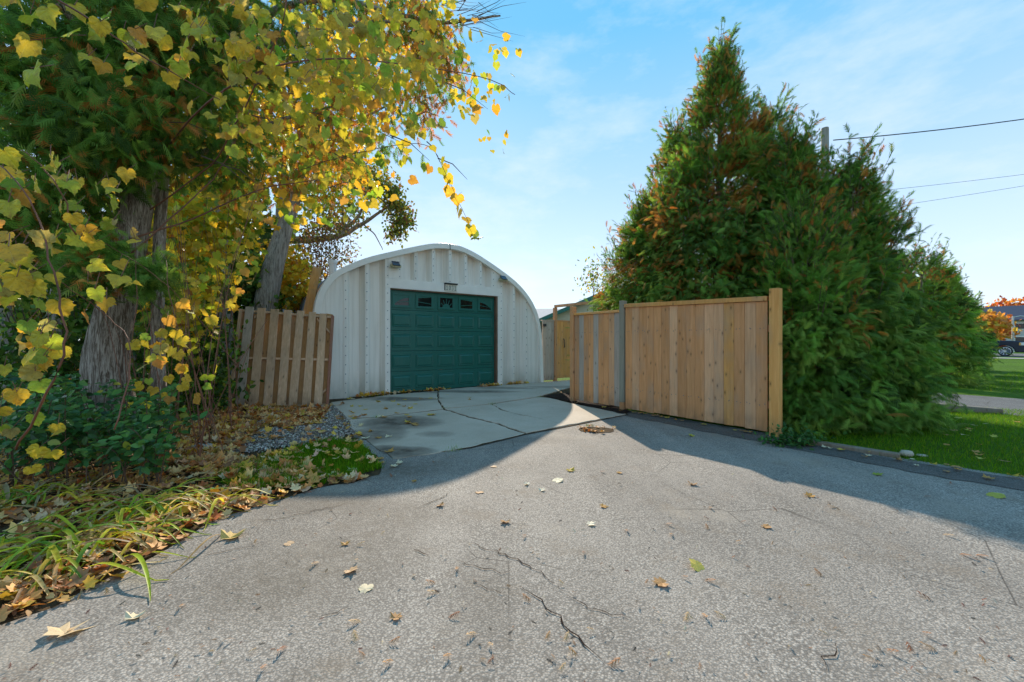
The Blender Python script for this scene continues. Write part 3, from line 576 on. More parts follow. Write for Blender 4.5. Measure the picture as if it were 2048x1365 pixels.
# ------------------------------------------------------------------ slatted panel leaning left of the garage
pbl, pbr = G(460, 816), G(655, 812); ptl = P(482, 618, pbl.y+.38)
pn = (pbr-pbl).cross(ptl-pbl).normalized()
if pn.y > 0: pn = -pn
def pp(x, y, o=0.0):
    d = ray(x, y); o0 = Vector((0, 0, CH)); k = (pbl-o0).dot(pn)/d.dot(pn); return o0+d*k+pn*o
pal = thing('slatted_fence_panel', 'weathered slatted wood panel leaning beside the white garage', 'fence panel', pbl)
c3 = lambda x, y: (430+x/3.792, 500+y/3.792)
def quadpiece(name, q, o0, o1, mat):
    a = [pp(*p, o0)-pbl for p in q]; c = [pp(*p, o1)-pbl for p in q]
    MB().hexa(a, c).build(name, mat, pal, bevel=.003)
sl7 = [((240, 300), 435, (155, 225), 1196), ((330, 392), 445, (262, 330), 1193), ((430, 490), 453, (370, 435), 1190), ((530, 590), 460, (475, 540), 1190), ((628, 683), 465, (562, 625), 1185), ((718, 770), 475, (665, 728), 1180), ((800, 852), 487, (755, 815), 1175)]
for i, ((a, c), y0, (d, e), y1) in enumerate(sl7): quadpiece('slat', [c3(a, y0), c3(c, y0+2), c3(e, y1), c3(d, y1)], .02, .043, [M_greyb, M_pallet, M_pallet, M_pallet, M_pallet, M_pallet, M_pallet][i])
for i in range(7):
    a, c = sl7[i][0][1]-14, (sl7[i+1][0][0] if i < 6 else 880)+10; d, e = sl7[i][2][1]-14, (sl7[i+1][2][0] if i < 6 else 840)+10
    quadpiece('back_slat', [c3(a, 480), c3(c, 488), c3(e, 1175), c3(d, 1180)], -.045, -.025, M_palbk)
quadpiece('back_slat', [c3(200, 470), c3(248, 474), c3(168, 1185), c3(128, 1185)], -.045, -.025, M_palbk)
quadpiece('rail', [c3(195, 452), c3(893, 505), c3(893, 521), c3(195, 468)], -.024, .018, M_pallet)
quadpiece('rail', [c3(165, 812), c3(860, 826), c3(860, 842), c3(165, 828)], -.024, .018, M_pallet)
quadpiece('rail', [c3(110, 1180), c3(850, 1166), c3(850, 1186), c3(110, 1196)], -.024, .018, M_pallet)
quadpiece('frame_stile', [c3(190, 452), c3(208, 452), c3(128, 1190), c3(106, 1190)], -.05, .0435, M_pallet)
quadpiece('frame_stile', [c3(886, 500), c3(900, 500), c3(858, 1186), c3(845, 1186)], -.05, .0435, M_redw)
for q in ([(300, 505), (318, 490), (318, 510), (300, 525)], [(775, 515), (795, 545), (795, 560), (775, 530)], [(845, 590), (872, 620), (872, 636), (845, 606)], [(815, 1075), (845, 1050), (845, 1068), (815, 1093)], [(230, 1130), (262, 1165), (262, 1180), (230, 1148)]):
    quadpiece('corner_brace', [c3(*p) for p in q], -.02, .016, M_pallet)
# leaning brown planks behind it
lp = thing('leaning_plank', 'brown wooden planks propped against the garage roof edge', 'plank', P(604, 690, 8.35))
for a, c, w_ in ((P(600, 690, 8.45), P(634, 535, 8.75), .085), (P(612, 690, 8.42), P(626, 578, 8.6), .07)):
    a = a-lp.location; c = c-lp.location; s2 = Vector((w_, .01, 0)); d2 = Vector((0, .04, 0)); MB().hexa([a-s2, a+s2, a+s2+d2, a-s2+d2], [c-s2, c+s2, c+s2+d2, c-s2+d2]).build('plank', M_amber, lp)

# ------------------------------------------------------------------ trees: helpers
def limb(pts, r0, r1, mb, sides=7, wob=.03):
    q = catmull([tuple(p) for p in pts], 5); k = len(q); mb.tube([Vector(p)+Vector((random.gauss(0, wob*.3), random.gauss(0, wob*.3), 0)) for p in q], [r0+(r1-r0)*(i/(k-1)) for i in range(k)], sides)
CED = [(.13, .25, .045), (.18, .32, .05), (.26, .37, .07), (.08, .15, .035), (.46, .185, .04), (.60, .26, .07)]
def cedar(loc, h, R, n, label, tm=FROND, fs=(.2, .34), w=(4, 4, 3, 1.6, .35, .2), base=.0, pw=.75, lean=(0, 0), group='cedars of the hedge', seed=0, lop=None):
    root = thing('cedar_tree', label, 'cedar', (loc[0], loc[1], 0), 0, group)
    m = MB(); limb([(0, 0, -.03), (lean[0]*.4, lean[1]*.4, h*.45), (lean[0], lean[1], h*.93)], .045+.018*h, .012, m, 8); m.build('trunk', M_bark, root, True)
    m = MB(); rr = lambda u: R*np.clip((1-u), 0, 1)**pw*np.clip((u+.22)/.34, 0, 1)**.5
    ph = rng.uniform(0, 6.28, 8)
    def lump(u, a): return 1+.15*np.sin(3*a+ph[0]+5*u)+.10*np.sin(5*a+ph[1]-11*u)+.10*np.sin(2*a+17*u+ph[2])+.09*np.sin(9*a+23*u+ph[3])
    nb = int(26+h*7)
    for i in range(nb):
        u = random.uniform(.03, .93); a = random.uniform(0, 6.28); r = float(rr(u)*lump(u, a))*.85; z = base+u*(h-base)
        p0 = Vector((lean[0]*u, lean[1]*u, max(.1, z-r*.35))); d = Vector((math.cos(a), math.sin(a), 0)); m.tube([p0, p0+d*r*.5+Vector((0, 0, r*.18)), p0+d*r+Vector((0, 0, r*.42))], [.018, .012, .004], 4, False)
    o = m.build('branches', M_twig, root); o['kind'] = 'stuff'
    # clumps: sprays gather on branch ends so the crown has light and dark lumps
    nc = int(n/38); uc = rng.beta(1.0, 1.35, nc); ac = rng.uniform(0, 2*np.pi, nc); dep = 1-.55*rng.beta(1, 2.6, nc); rc = rr(uc)*lump(uc, ac)*dep
    top = uc > .8
    cpos = np.stack([lean[0]*uc+rc*np.cos(ac), lean[1]*uc+rc*np.sin(ac), base+uc*(h-base)], -1); cout = np.stack([np.cos(ac), np.sin(ac), np.where(uc > .65, .9, .12)], -1)
    cc = pick(CED, w, nc, .15); gn = pick(CED[:4], (4, 4, 3, 1.5), nc, .15); cc = np.where((rng.random(nc) < np.clip(.85-1.5*uc, 0, 1))[:, None], gn, cc); i = rng.integers(0, nc, n); cr = .075+.07*R*np.clip(1-uc[i], .15, 1)
    pos = cpos[i]+rnd(n)*cr[:, None]*np.array([1, 1, .8]); pos[:, 2] = np.maximum(pos[:, 2], .04)
    d = cout[i]+rnd(n)*.55+np.array([0, 0, .05]); d[:, 2] += np.where(pos[:, 2] < h*.55, -.25, .25)
    nn = cout[i]*.5+np.array([0, 0, .8])+rnd(n)*.5
    col = np.where((rng.random(n) < .86)[:, None], cc[i], pick(CED, w, n)); col = col*(1+.12*rng.standard_normal((n, 1)))
    sc = rng.uniform(fs[0], fs[1], n)*np.where(uc[i] > .75, .75, 1)
    wp = pos[:, :2]+np.array(loc[:2])-np.array([1.22, 8.0]); al = wp @ np.array(FD[:2]); ds_ = wp @ np.array([.796, .605]); keep = ~((al > -.5) & (al < 3.75) & (ds_ < .32))
    scatter('crown', tm, pos[keep], frames(d, nn)[keep], sc[keep], np.clip(col, .01, .6)[keep], M_fr, root)
    # feathery leaders at the top and along the outline
    k = int(60+n*.012); u = rng.uniform(.45, 1.0, k); a = rng.uniform(0, 6.28, k); r = rr(u)*lump(u, a)*rng.uniform(.7, 1.12, k)
    m = MB(); ps, ds, cs = [], [], []
    for j in range(k):
        p0 = Vector((lean[0]*u[j]+r[j]*math.cos(a[j]), lean[1]*u[j]+r[j]*math.sin(a[j]), base+u[j]*(h-base))); L = random.uniform(.22, .5)*(1 if u[j] < .9 else 1.3)
        dv = Vector((math.cos(a[j])*.45, math.sin(a[j])*.45, 1)).normalized(); m.tube([p0-dv*.2, p0+dv*L], [.006, .002], 3, False)
        for q in range(7): ps.append(tuple(p0+dv*L*(q/6.5))); v_ = dv+Vector((random.gauss(0, .6), random.gauss(0, .6), random.gauss(0, .2))); ds.append(tuple(v_))
    o = m.build('leading_twigs', M_twig, root); o['kind'] = 'stuff'
    ps = np.array(ps); ds = np.array(ds); scatter('leading_sprays', FROND_S, ps, frames(ds, rnd(len(ps))), rng.uniform(.08, .17, len(ps)), pick(CED, (3, 2, 1, 2, 1.3, .6), len(ps)), M_fr, root)
    return root
# ------------------------------------------------------------------ cedar hedge on the right
NF = (.10, .21)
cedar((4.02, 7.75), 6.75, 2.0, 25000, 'tallest cedar with rusty patches and ragged pointed top', fs=NF, base=.2, pw=.95, w=(3.4, 3.4, 2, 1.6, 2.6, 2.0))
cedar((3.5, 8.5), 5.7, 1.65, 13000, 'rusty cedar with a lower shoulder pressed against the tallest cedar', fs=NF, base=.4, pw=.85, w=(4, 4, 2, 2, 1.7, 1.2))
cedar((3.0, 9.0), 4.3, 1.4, 11000, 'rounded rusty cedar beyond the left board section, beside the gate', fs=NF, base=.5, pw=.7, w=(4, 4, 2, 2, 1.5, 1.0))
cedar((4.68, 6.65), 4.5, 1.15, 16000, 'cedar growing just behind the tall end post of the board fence', fs=NF, base=.0, pw=.75, w=(4, 4, 2.6, 1.6, .7, .4))
cedar((5.35, 6.35), 3.95, .95, 14000, 'green broad cedar spreading low over the lawn edge', fs=NF, base=.0, pw=.6)
cedar((6.3, 7.15), 3.45, .62, 8000, 'dark green cedar at the lawn end of the nearer hedge', fs=NF, base=.0, pw=.5)
cedar((4.25, 5.85), 2.9, .85, 10000, 'lowest bushy cedar touching the edging timber', fs=NF, base=.0, pw=.5)
cedar((5.0, 7.7), 5.6, 1.05, 9000, 'cedar half hidden between the tallest cedar and the utility pole', fs=NF, base=.3, pw=.7)
FF = (.16, .30)
cedar((11.7, 11.4), 3.7, 1.05, 5000, 'cedar beside the neighbouring driveway, first of the farther hedge', FROND_S, FF, group='cedars of the farther hedge', pw=.45)
cedar((13.9, 13.2), 3.75, 1.05, 4200, 'second cedar from the neighbouring driveway in the farther hedge', FROND_S, FF, group='cedars of the farther hedge', pw=.45)
cedar((16.3, 15.1), 3.7, 1.05, 3600, 'middle cedar of the farther hedge beside the long lawn', FROND_S, FF, group='cedars of the farther hedge', pw=.45)
cedar((18.8, 17.2), 3.5, 1.0, 3200, 'thin-topped cedar at the street end of the farther hedge', FROND_S, (.2, .34), w=(3, 3, 2, 2, 1, 1.3), group='cedars of the farther hedge', pw=.5)

# ------------------------------------------------------------------ woodland on the left
def crown_clumps(name, parent, origin, centres, n, tmpl, size, cols, w, mat, out=None, tip=(0, 0, -.7), spread=.6, sub=26, subr=.28):
    """leaves gathered in small clumps inside soft ellipsoids: centres = [(x,y,z,rx,ry,rz,weight)]"""
    cs = np.array([c[:6] for c in centres]); wt = np.array([c[6] for c in centres], float); nc = max(1, n//sub); i = rng.choice(len(cs), nc, p=wt/wt.sum())
    q = norm(rnd(nc))*rng.uniform(.25, 1, (nc, 1))**.5; cp = cs[i, :3]+q*cs[i, 3:6]; j = rng.integers(0, nc, n)
    pos = cp[j]+rnd(n)*subr; pos[:, 2] = np.maximum(pos[:, 2], .05)
    d = np.array(tip)+rnd(n)*spread; nn = rnd(n)*.8+(np.array(out) if out is not None else np.array([.1, -.7, .3])); cc = pick(cols, w, nc, .12)
    col = np.where((rng.random(n) < .6)[:, None], cc[j], pick(cols, w, n)); return scatter(name, tmpl, pos, frames(d, nn), rng.uniform(size[0], size[1], n), col, mat, parent, origin=origin)
YEL = [(.74, .52, .04), (.62, .52, .045), (.44, .48, .045), (.78, .44, .035), (.22, .34, .035), (.52, .24, .035)]
GRN = [(.07, .16, .02), (.11, .22, .03), (.18, .29, .035), (.05, .10, .02), (.42, .42, .05)]
# big cedar with the ribbed trunk
cb = Vector((-4.55, 4.75, 0))
big = thing('cedar_tree', 'old leaning cedar with thick fibrous trunk among yellow vines', 'cedar', cb)
def trunkmesh(pts, rads, sides=18, ridges=5, amp=.10):
    q = catmull([tuple(p) for p in pts], 8); rr_ = np.interp(np.linspace(0, 1, len(q)), np.linspace(0, 1, len(rads)), rads); m = MB()
    for i, p in enumerate(q):
        for k in range(sides):
            a = 2*math.pi*k/sides; r = rr_[i]*(1+amp*math.sin(ridges*a+i*.16)+amp*.6*math.sin(2*ridges*a+1.3-i*.09)+random.gauss(0, .012)); m.v.append(Vector(p)+Vector((math.cos(a)*r, math.sin(a)*r, 0)))
    for i in range(len(q)-1):
        for k in range(sides): m.f.append((i*sides+k, i*sides+(k+1) % sides, (i+1)*sides+(k+1) % sides, (i+1)*sides+k))
    return m
T = lambda x, y, Y: P(x, y, Y)-cb
trunkmesh([(0, 0, -.05), T(215, 740, 4.72), T(240, 590, 4.75), T(268, 430, 4.85), T(310, 270, 5.0), T(350, 120, 5.1), T(380, -120, 5.2)], [.25, .195, .17, .155, .14, .12, .09]).build('trunk', M_bark, big, True)
m = MB()
for pts, r0 in (([T(300, 300, 5.0), T(250, 150, 4.7), T(150, 40, 4.3), T(40, -80, 4.0)], .09), ([T(320, 230, 5.0), T(460, 130, 5.2), T(640, 60, 5.6), T(830, 40, 5.9)], .08), ([T(330, 210, 5.0), T(420, 60, 5.2), T(500, -120, 5.5)], .09),
                ([T(290, 330, 4.95), T(420, 300, 5.4), T(560, 240, 5.8), T(720, 200, 6.0)], .05), ([T(275, 420, 4.9), T(150, 330, 4.4), T(0, 260, 4.0)], .05), ([T(340, 150, 5.1), T(620, 0, 5.6), T(860, 45, 6.0), T(1000, 30, 6.2)], .06)):
    m = MB(); limb(pts, r0, .012, m); m.build('limb', M_bark, big, True)
m = MB()
for i in range(90):
    x, y, Y = random.uniform(-40, 900), random.uniform(-40, 400), random.uniform(4.3, 6.6); p = T(x, y, Y); q = p+Vector((random.uniform(.1, .6), random.uniform(-.3, .3), random.uniform(-.35, .1)))
    m.tube([p, (p+q)/2+Vector((0, 0, .06)), q], [.008, .006, .002], 4, False)
for i in range(26):
    p = T(random.uniform(880, 960), random.uniform(-10, 60), 6.0); q = p+Vector((random.uniform(.2, .8), random.uniform(-.2, .2), random.uniform(-.15, .3))); m.tube([p, (p+q)/2+Vector((0, 0, random.uniform(-.05, .05))), q], [.006, .004, .001], 4, False)
m.build('twigs', M_twig, big)['kind'] = 'stuff'
def pc(x, y, Y, rx, ry, rz, w): p = P(x, y, Y); return (p.x, p.y, p.z, rx, ry, rz, w)
cents = [pc(60, 330, 4.3, .8, .6, .7, 3), pc(60, 150, 4.2, .9, .6, .6, 3), pc(200, 240, 4.3, .7, .5, .6, 3), pc(180, 60, 4.5, 1.0, .6, .5, 3), pc(350, 100, 4.9, .9, .6, .6, 3), pc(380, 250, 5.1, .8, .5, .5, 2), pc(500, 60, 5.4, .8, .6, .5, 2), pc(120, 440, 4.6, .6, .5, .5, 1.6), pc(280, -60, 4.8, 1.6, .8, .6, 3), pc(20, 480, 5.0, .5, .4, .6, 1)]
crown_clumps('crown', big, cb, cents, 11000, FROND, (.12, .24), CED, (4, 3.5, 1.8, 2.4, .8, .35), M_fr, tip=(.15, -.35, -.45), spread=.55, sub=24, subr=.17)
cents = [pc(560, 180, 5.8, .9, .7, .7, 2), pc(700, 60, 5.9, .9, .7, .5, 2), pc(720, 220, 6.0, .7, .6, .7, 2), pc(640, 330, 6.2, .6, .5, .6, 2), pc(830, 60, 6.1, .6, .5, .5, 1.6), pc(840, 200, 6.3, .35, .5, .5, .8), pc(480, 330, 6, .6, .5, .5, 1.5), pc(880, 130, 6.2, .3, .4, .5, .7)]
crown_clumps('rusty_sprays', big, cb, cents, 3800, FROND_S, (.09, .18), CED, (1.2, 1.0, .8, .8, 2.6, 1.2), M_fr, tip=(.1, -.1, -.8), spread=.45, sub=18, subr=.13)
cents = [pc(270, 555, 4.3, .34, .3, .12, 2), pc(180, 535, 4.2, .3, .3, .14, 1.5), pc(210, 500, 4.3, .3, .3, .1, 1)]
crown_clumps('low_sprays', big, cb, cents, 800, FROND, (.12, .2), CED, (3, 4, 2.5, 1, .2, .1), M_fr, tip=(.4, -.5, -.2), spread=.45, sub=20, subr=.09)
# thin stems beside the big trunk
def stem_tree(name, label, base, pts, rads, mat, parts=None, group=None):
    r = thing(name, label, 'tree', base, 0, group); trunkmesh([Vector(p)-Vector(base) for p in pts], rads, 12, 3, .04).build('trunk', mat, r, True); return r
b0 = G(322, 884); st = stem_tree('young_cedar_tree', 'slim straight cedar stem beside the thick leaning trunk', b0, [b0-Vector((0, 0, .05)), P(316, 700, b0.y), P(318, 520, b0.y+.1), P(328, 340, b0.y+.2), P(350, 100, b0.y+.3)], [.085, .07, .065, .06, .04], M_bark)
crown_clumps('crown', st, b0, [pc(360, 100, 5.2, .6, .5, .5, 1), pc(340, 0, 5.2, .6, .5, .6, 1)], 500, FROND, (.16, .3), CED, (4, 3, 1, 3, .8, .3), M_fr, tip=(.15, -.35, -.45), sub=20, subr=.15)
b1 = G(508, 786); ash = stem_tree('leaning_tree', 'smooth grey leaning tree trunk rising behind the slatted panel', b1, [b1-Vector((0, 0, .05)), P(530, 615, 9.6), P(556, 500, 9.8), P(585, 410, 10), P(625, 280, 10.2), P(650, 120, 10.3), P(670, -120, 10.4)], [.32, .26, .215, .16, .12, .08, .05], M_bark2)
m = MB()
for pts, r0 in (([P(600, 360, 10)-b1, P(690, 260, 10)-b1, P(800, 200, 10)-b1], .07), ([P(620, 290, 10.2)-b1, P(540, 160, 10)-b1, P(450, 80, 9.8)-b1], .07), ([P(640, 170, 10.2)-b1, P(740, 60, 10.5)-b1, P(830, -60, 10.5)-b1], .06)): m = MB(); limb(pts, r0, .012, m); m.build('limb', M_bark2, ash, True)
crown_clumps('crown', ash, b1, [pc(480, 300, 9.6, 1.2, 1, 1.0, 2), pc(620, 220, 10, 1.4, 1, 1.1, 2), pc(560, 90, 10, 1.8, 1.1, 1.2, 2), pc(760, 150, 10.2, 1.2, 1, 1.2, 1.3), pc(660, 350, 10.2, 1.1, 1, .7, 1.5), pc(800, 20, 10, 1.2, 1, 1, 1.2), pc(420, 400, 9.8, 1, 1, .8, 1.5)], 5600, MAPLE, (.10, .17), YEL, (4, 3, 2.5, 1.5, 1, 1), M_lf, sub=20, subr=.3)
b2 = G(443, 800); t2 = stem_tree('grey_trunk_tree', 'dim grey tree trunk in the undergrowth behind the panel corner', b2, [b2-Vector((0, 0, .05)), P(447, 640, 9), P(443, 520, 9.2), P(420, 300, 9.4), P(400, 60, 9.6)], [.22, .18, .17, .14, .08], M_bark2)
crown_clumps('crown', t2, b2, [pc(420, 250, 9.4, 1.2, 1, 1, 1), pc(380, 80, 9.5, 1.4, 1, 1.2, 1), pc(300, 300, 9.4, 1.2, .8, 1.2, 1)], 2200, MAPLE, (.10, .16), YEL, (2, 2, 3, 1, 3, .6), M_lf, sub=20, subr=.3)
# far tree behind the garage with a long arching limb
b3 = Vector((-9.0, 15.5, 0)); ft = stem_tree('arching_tree', 'tree beyond the garage with long arching limb and small green leaves', b3, [b3-Vector((0, 0, .05)), P(560, 560, 15.5), P(565, 420, 15.6), P(580, 250, 15.8)], [.3, .26, .22, .12], M_bark2)
m = MB()
for pts, r0 in (([P(568, 480, 15.5)-b3, P(620, 480, 15.3)-b3, P(680, 472, 15)-b3, P(725, 448, 14.8)-b3, P(770, 418, 14.6)-b3, P(800, 395, 14.5)-b3], .16), ([P(680, 468, 15)-b3, P(715, 435, 14.9)-b3, P(735, 400, 14.8)-b3, P(760, 370, 14.8)-b3], .08), ([P(690, 470, 15)-b3, P(685, 400, 15)-b3, P(690, 340, 15)-b3], .07), ([P(725, 448, 14.8)-b3, P(750, 470, 14.8)-b3, P(765, 500, 14.8)-b3], .03)): m = MB(); limb(pts, r0, .012, m); m.build('limb', M_bark2, ft, True)
GR2 = [(.10, .16, .03), (.16, .20, .035), (.25, .26, .04), (.30, .20, .05), (.18, .09, .05)]
crown_clumps('crown', ft, b3, [pc(770, 385, 14.6, .7, .6, .45, 2), pc(800, 430, 14.6, .45, .5, .5, 1.5), pc(740, 360, 14.8, .7, .6, .5, 1.5), pc(690, 350, 15, 1, .8, .7, 1.6), pc(690, 430, 15.2, .7, .7, .6, 1.2), pc(790, 460, 14.6, .35, .5, .25, .6), pc(640, 420, 15.3, 1, .8, 1, 1.5)], 4200, OVAL, (.10, .17), GR2, (3, 3, 2, 1, 1), M_lf, sub=16, subr=.16)
# russet and yellow bushes behind the panel and garage
def bush(name, label, centres, n, tmpl, size, cols, w, mat=None, sub=22, subr=.2, stems=10, group=None, tip=(0, 0, -.5)):
    c = np.array(centres); ctr = c[:, :3].mean(0); base = Vector((ctr[0], ctr[1], 0)); r = thing(name, label, 'shrub', base, 0, group); m = MB()
    for i in range(stems):
        q = c[random.randrange(len(c))]; e = Vector((q[0]+random.uniform(-1, 1)*q[3]*.7, q[1]+random.uniform(-1, 1)*q[4]*.7, max(.2, q[2]+random.uniform(-.4, .8)*q[5])))-base
        s0 = Vector((e.x*.35+random.uniform(-.15, .15), e.y*.35, -.02)); m.tube([s0, s0.lerp(e, .5)+Vector((random.uniform(-.1, .1), 0, .1)), e], [.016, .011, .003], 4, False)
    m.build('stems', M_twig, r)['kind'] = 'stuff'; crown_clumps('foliage', r, base, centres, n, tmpl, size, cols, w, mat or M_lf, sub=sub, subr=subr, tip=tip); return r
bush('russet_shrub', 'russet brown thicket between the leaning trunk and the garage roof', [pc(640, 500, 12.5, .9, .7, .9, 2), pc(600, 560, 12, .8, .6, .7, 2), pc(670, 440, 13, .8, .7, .8, 1)], 3600, OVAL, (.06, .11), [(.20, .09, .06), (.28, .14, .05), (.16, .12, .05), (.30, .26, .05), (.14, .17, .03)], (3, 2, 2, 1.5, 1.5), stems=40)
bush('yellow_shrub', 'bright yellow bush next to the propped planks', [pc(590, 570, 10.6, .45, .5, .55, 2), pc(570, 520, 10.8, .5, .5, .6, 1.5), pc(615, 600, 10.6, .35, .5, .35, 1)], 1500, MAPLE, (.08, .13), YEL, (5, 3, 1, 1, .3, .5), stems=12)
bush('green_shrub', 'mid green bush just beyond the slatted panel', [pc(480, 560, 9.6, .6, .5, .6, 2), pc(490, 610, 9.8, .8, .5, .4, 2), pc(400, 600, 9, .7, .5, .7, 2), pc(420, 500, 9.4, .7, .5, .6, 1)], 3200, MAPLE, (.08, .14), GRN, (2, 3, 3, 1.5, 1.2), stems=22)
bush('yellow_green_shrub', 'yellow and green sapling foliage between trunk and slatted panel', [pc(380, 480, 7.2, .55, .5, .6, 2), pc(450, 420, 7.6, .6, .5, .6, 2), pc(400, 570, 7, .45, .4, .4, 1), pc(360, 640, 6.4, .4, .4, .5, 1.5)], 1500, MAPLE, (.10, .16), YEL, (4, 3, 3, 1.5, 2, .6), stems=20)
bush('dark_shrub', 'deep green leafy bush filling the shade near the panel foot', [pc(400, 720, 7.2, .55, .5, .55, 2), pc(350, 790, 6.4, .4, .4, .35, 2), pc(430, 780, 7.2, .35, .3, .4, 1), pc(380, 660, 7.4, .5, .4, .4, 1)], 3000, OVAL, (.07, .12), GRN, (3, 3, 2, 2.5, 1.5), M_shr, stems=26)
bush('low_green_shrub', 'low dark shrub behind the thick leaning trunk', [pc(90, 640, 6.2, .9, .5, .9, 2), pc(40, 760, 5.8, .8, .5, .6, 2), pc(290, 700, 6.2, .5, .4, .8, 2), pc(60, 520, 6.4, .9, .5, .7, 1.5), pc(250, 620, 6.8, .7, .4, .8, 1)], 4500, OVAL, (.08, .13), GRN, (3, 2, 1, 3, .7), M_shr, stems=26)
m = tag(crown_clumps('woodland', None, (0, 0, 0), [pc(60, 500, 13, 3.5, 1.2, 2.4, 2), pc(300, 520, 14, 3.0, 1.2, 2.4, 2), pc(480, 520, 15, 2.2, 1.2, 2.2, 1.5), pc(100, 200, 13, 4, 1.4, 3, 2), pc(-200, 400, 12, 3, 2, 4, 2), pc(420, 250, 15, 3, 1.2, 3, .8), pc(100, 680, 12, 4, 1, 1.2, 2), pc(450, 690, 13, 2.4, 1, 1, 1.5), pc(330, 60, 15, 4, 1.4, 3, 1)], 13000, MAPLE, (.16, .30), [(.04, .09, .02), (.08, .14, .025), (.25, .25, .04), (.45, .33, .04), (.2, .1, .03)], (3, 3, 2, 1.6, .8), M_lf, sub=20, subr=.45), 'far mass of mixed green and yellow woodland behind the trunks', 'woodland', None, 'stuff')
wt = None
for i, (x, Y, r) in enumerate(((395, 12.5, .13), (270, 11.5, .16), (475, 14, .12), (120, 11, .17), (20, 10.5, .15))):
    bb = Vector(((x-CX)/F*Y, Y, 0)); t_ = thing('woodland_tree', ['thin dim trunk in the woods beyond the green bush', 'dim trunk in the woods beyond the slim cedar stem', 'thin far trunk near the leaning grey trunk', 'dim trunk in the woods behind the low dark shrub', 'thick dim trunk deep in the woods at the shrub end'][i], 'tree', bb, 0, 'bare trunks in the woods')
    trunkmesh([(0, 0, -.05), (random.uniform(-.2, .2), 0, 3), (random.uniform(-.5, .5), 0, 6.5)], [r, r*.8, r*.4], 9, 3, .04).build('trunk', M_bark2, t_, True)

# ------------------------------------------------------------------ grape vines: the largest leaves one by one
me_grape = {}
gv, gf = GRAPE
for k in range(6):
    gv2 = [(x*(1+.06*(k % 3)), y*(1-.04*(k % 3)), z*(.6+.55*k)+.07*math.sin(7*x+3*k+2*y)+.10*k*x*abs(x)*(1 if k % 2 else -1)) for x, y, z in gv]; me = bpy.data.meshes.new('leaf'); me.from_pydata(gv2, [], gf); me.materials.append(M_grape); me.polygons.foreach_set('use_smooth', [True]*len(gf)); me.update(); me_grape[k] = me
GY = [(.60, .52, .05), (.72, .52, .05), (.42, .47, .05), (.26, .42, .05), (.78, .47, .05), (.64, .33, .06), (.50, .40, .12)]
def vine(label, base, zones, nobj, w, stems):
    r = thing('grape_vine', label, 'vine', base); Q = []
    for (x0, x1, y0, y1, Y0, Y1, n, s0, s1) in zones:
        k = max(1, n//5)
        for c in range(k):
            cx, cy, cY = random.uniform(x0, x1), random.uniform(y0, y1), random.uniform(Y0, Y1)
            for j in range(5 if c < k-1 else n-5*(k-1)):
                pxs = F*.13/cY; pxs = pxs if n > 1 else 2.0; Q.append((P(cx+random.gauss(0, pxs*1.0), cy+random.gauss(0, pxs*1.0), cY+random.gauss(0, .12)), random.uniform(s0, s1)))
    N = len(Q); pos = np.array([tuple(q[0]) for q in Q]); sc = np.array([q[1] for q in Q]); app = sc/pos[:, 1]; order = np.argsort(-app)
    d = np.array([.12, 0, -1])+rnd(N)*.5; nn = np.array([.25, -1, .25])+rnd(N)*.65; R = frames(d, nn); col = pick(GY, w, N, .1)
    for i in order[:nobj]: addobj('leaf', me_grape[random.randrange(6)], r, Vector(pos[i])-Vector(base), R[i], float(sc[i]), tuple(col[i]))
    rest = order[nobj:]
    if len(rest): scatter('leaf_mass', GRAPE, pos[rest], R[rest], sc[rest], col[rest], M_lf, r, origin=base)
    m = MB()
    for pts, rad in stems: m1 = MB(); limb([P(*p)-Vector(base) for p in pts], rad, rad*.45, m1, 5, .02); m1.build('stem', M_redtwig, r, True)
    for i in order[:nobj]:
        p = Vector(pos[i])-Vector(base); m.tube([p, p+Vector((random.gauss(0, .03), random.uniform(.0, .06), random.uniform(.04, .1)))], [.0022, .0018], 3, False)
    m.build('leaf_stalks', M_redtwig, r, True)['kind'] = 'stuff'; return r
vb = Vector((-4.1, 4.3, 0))
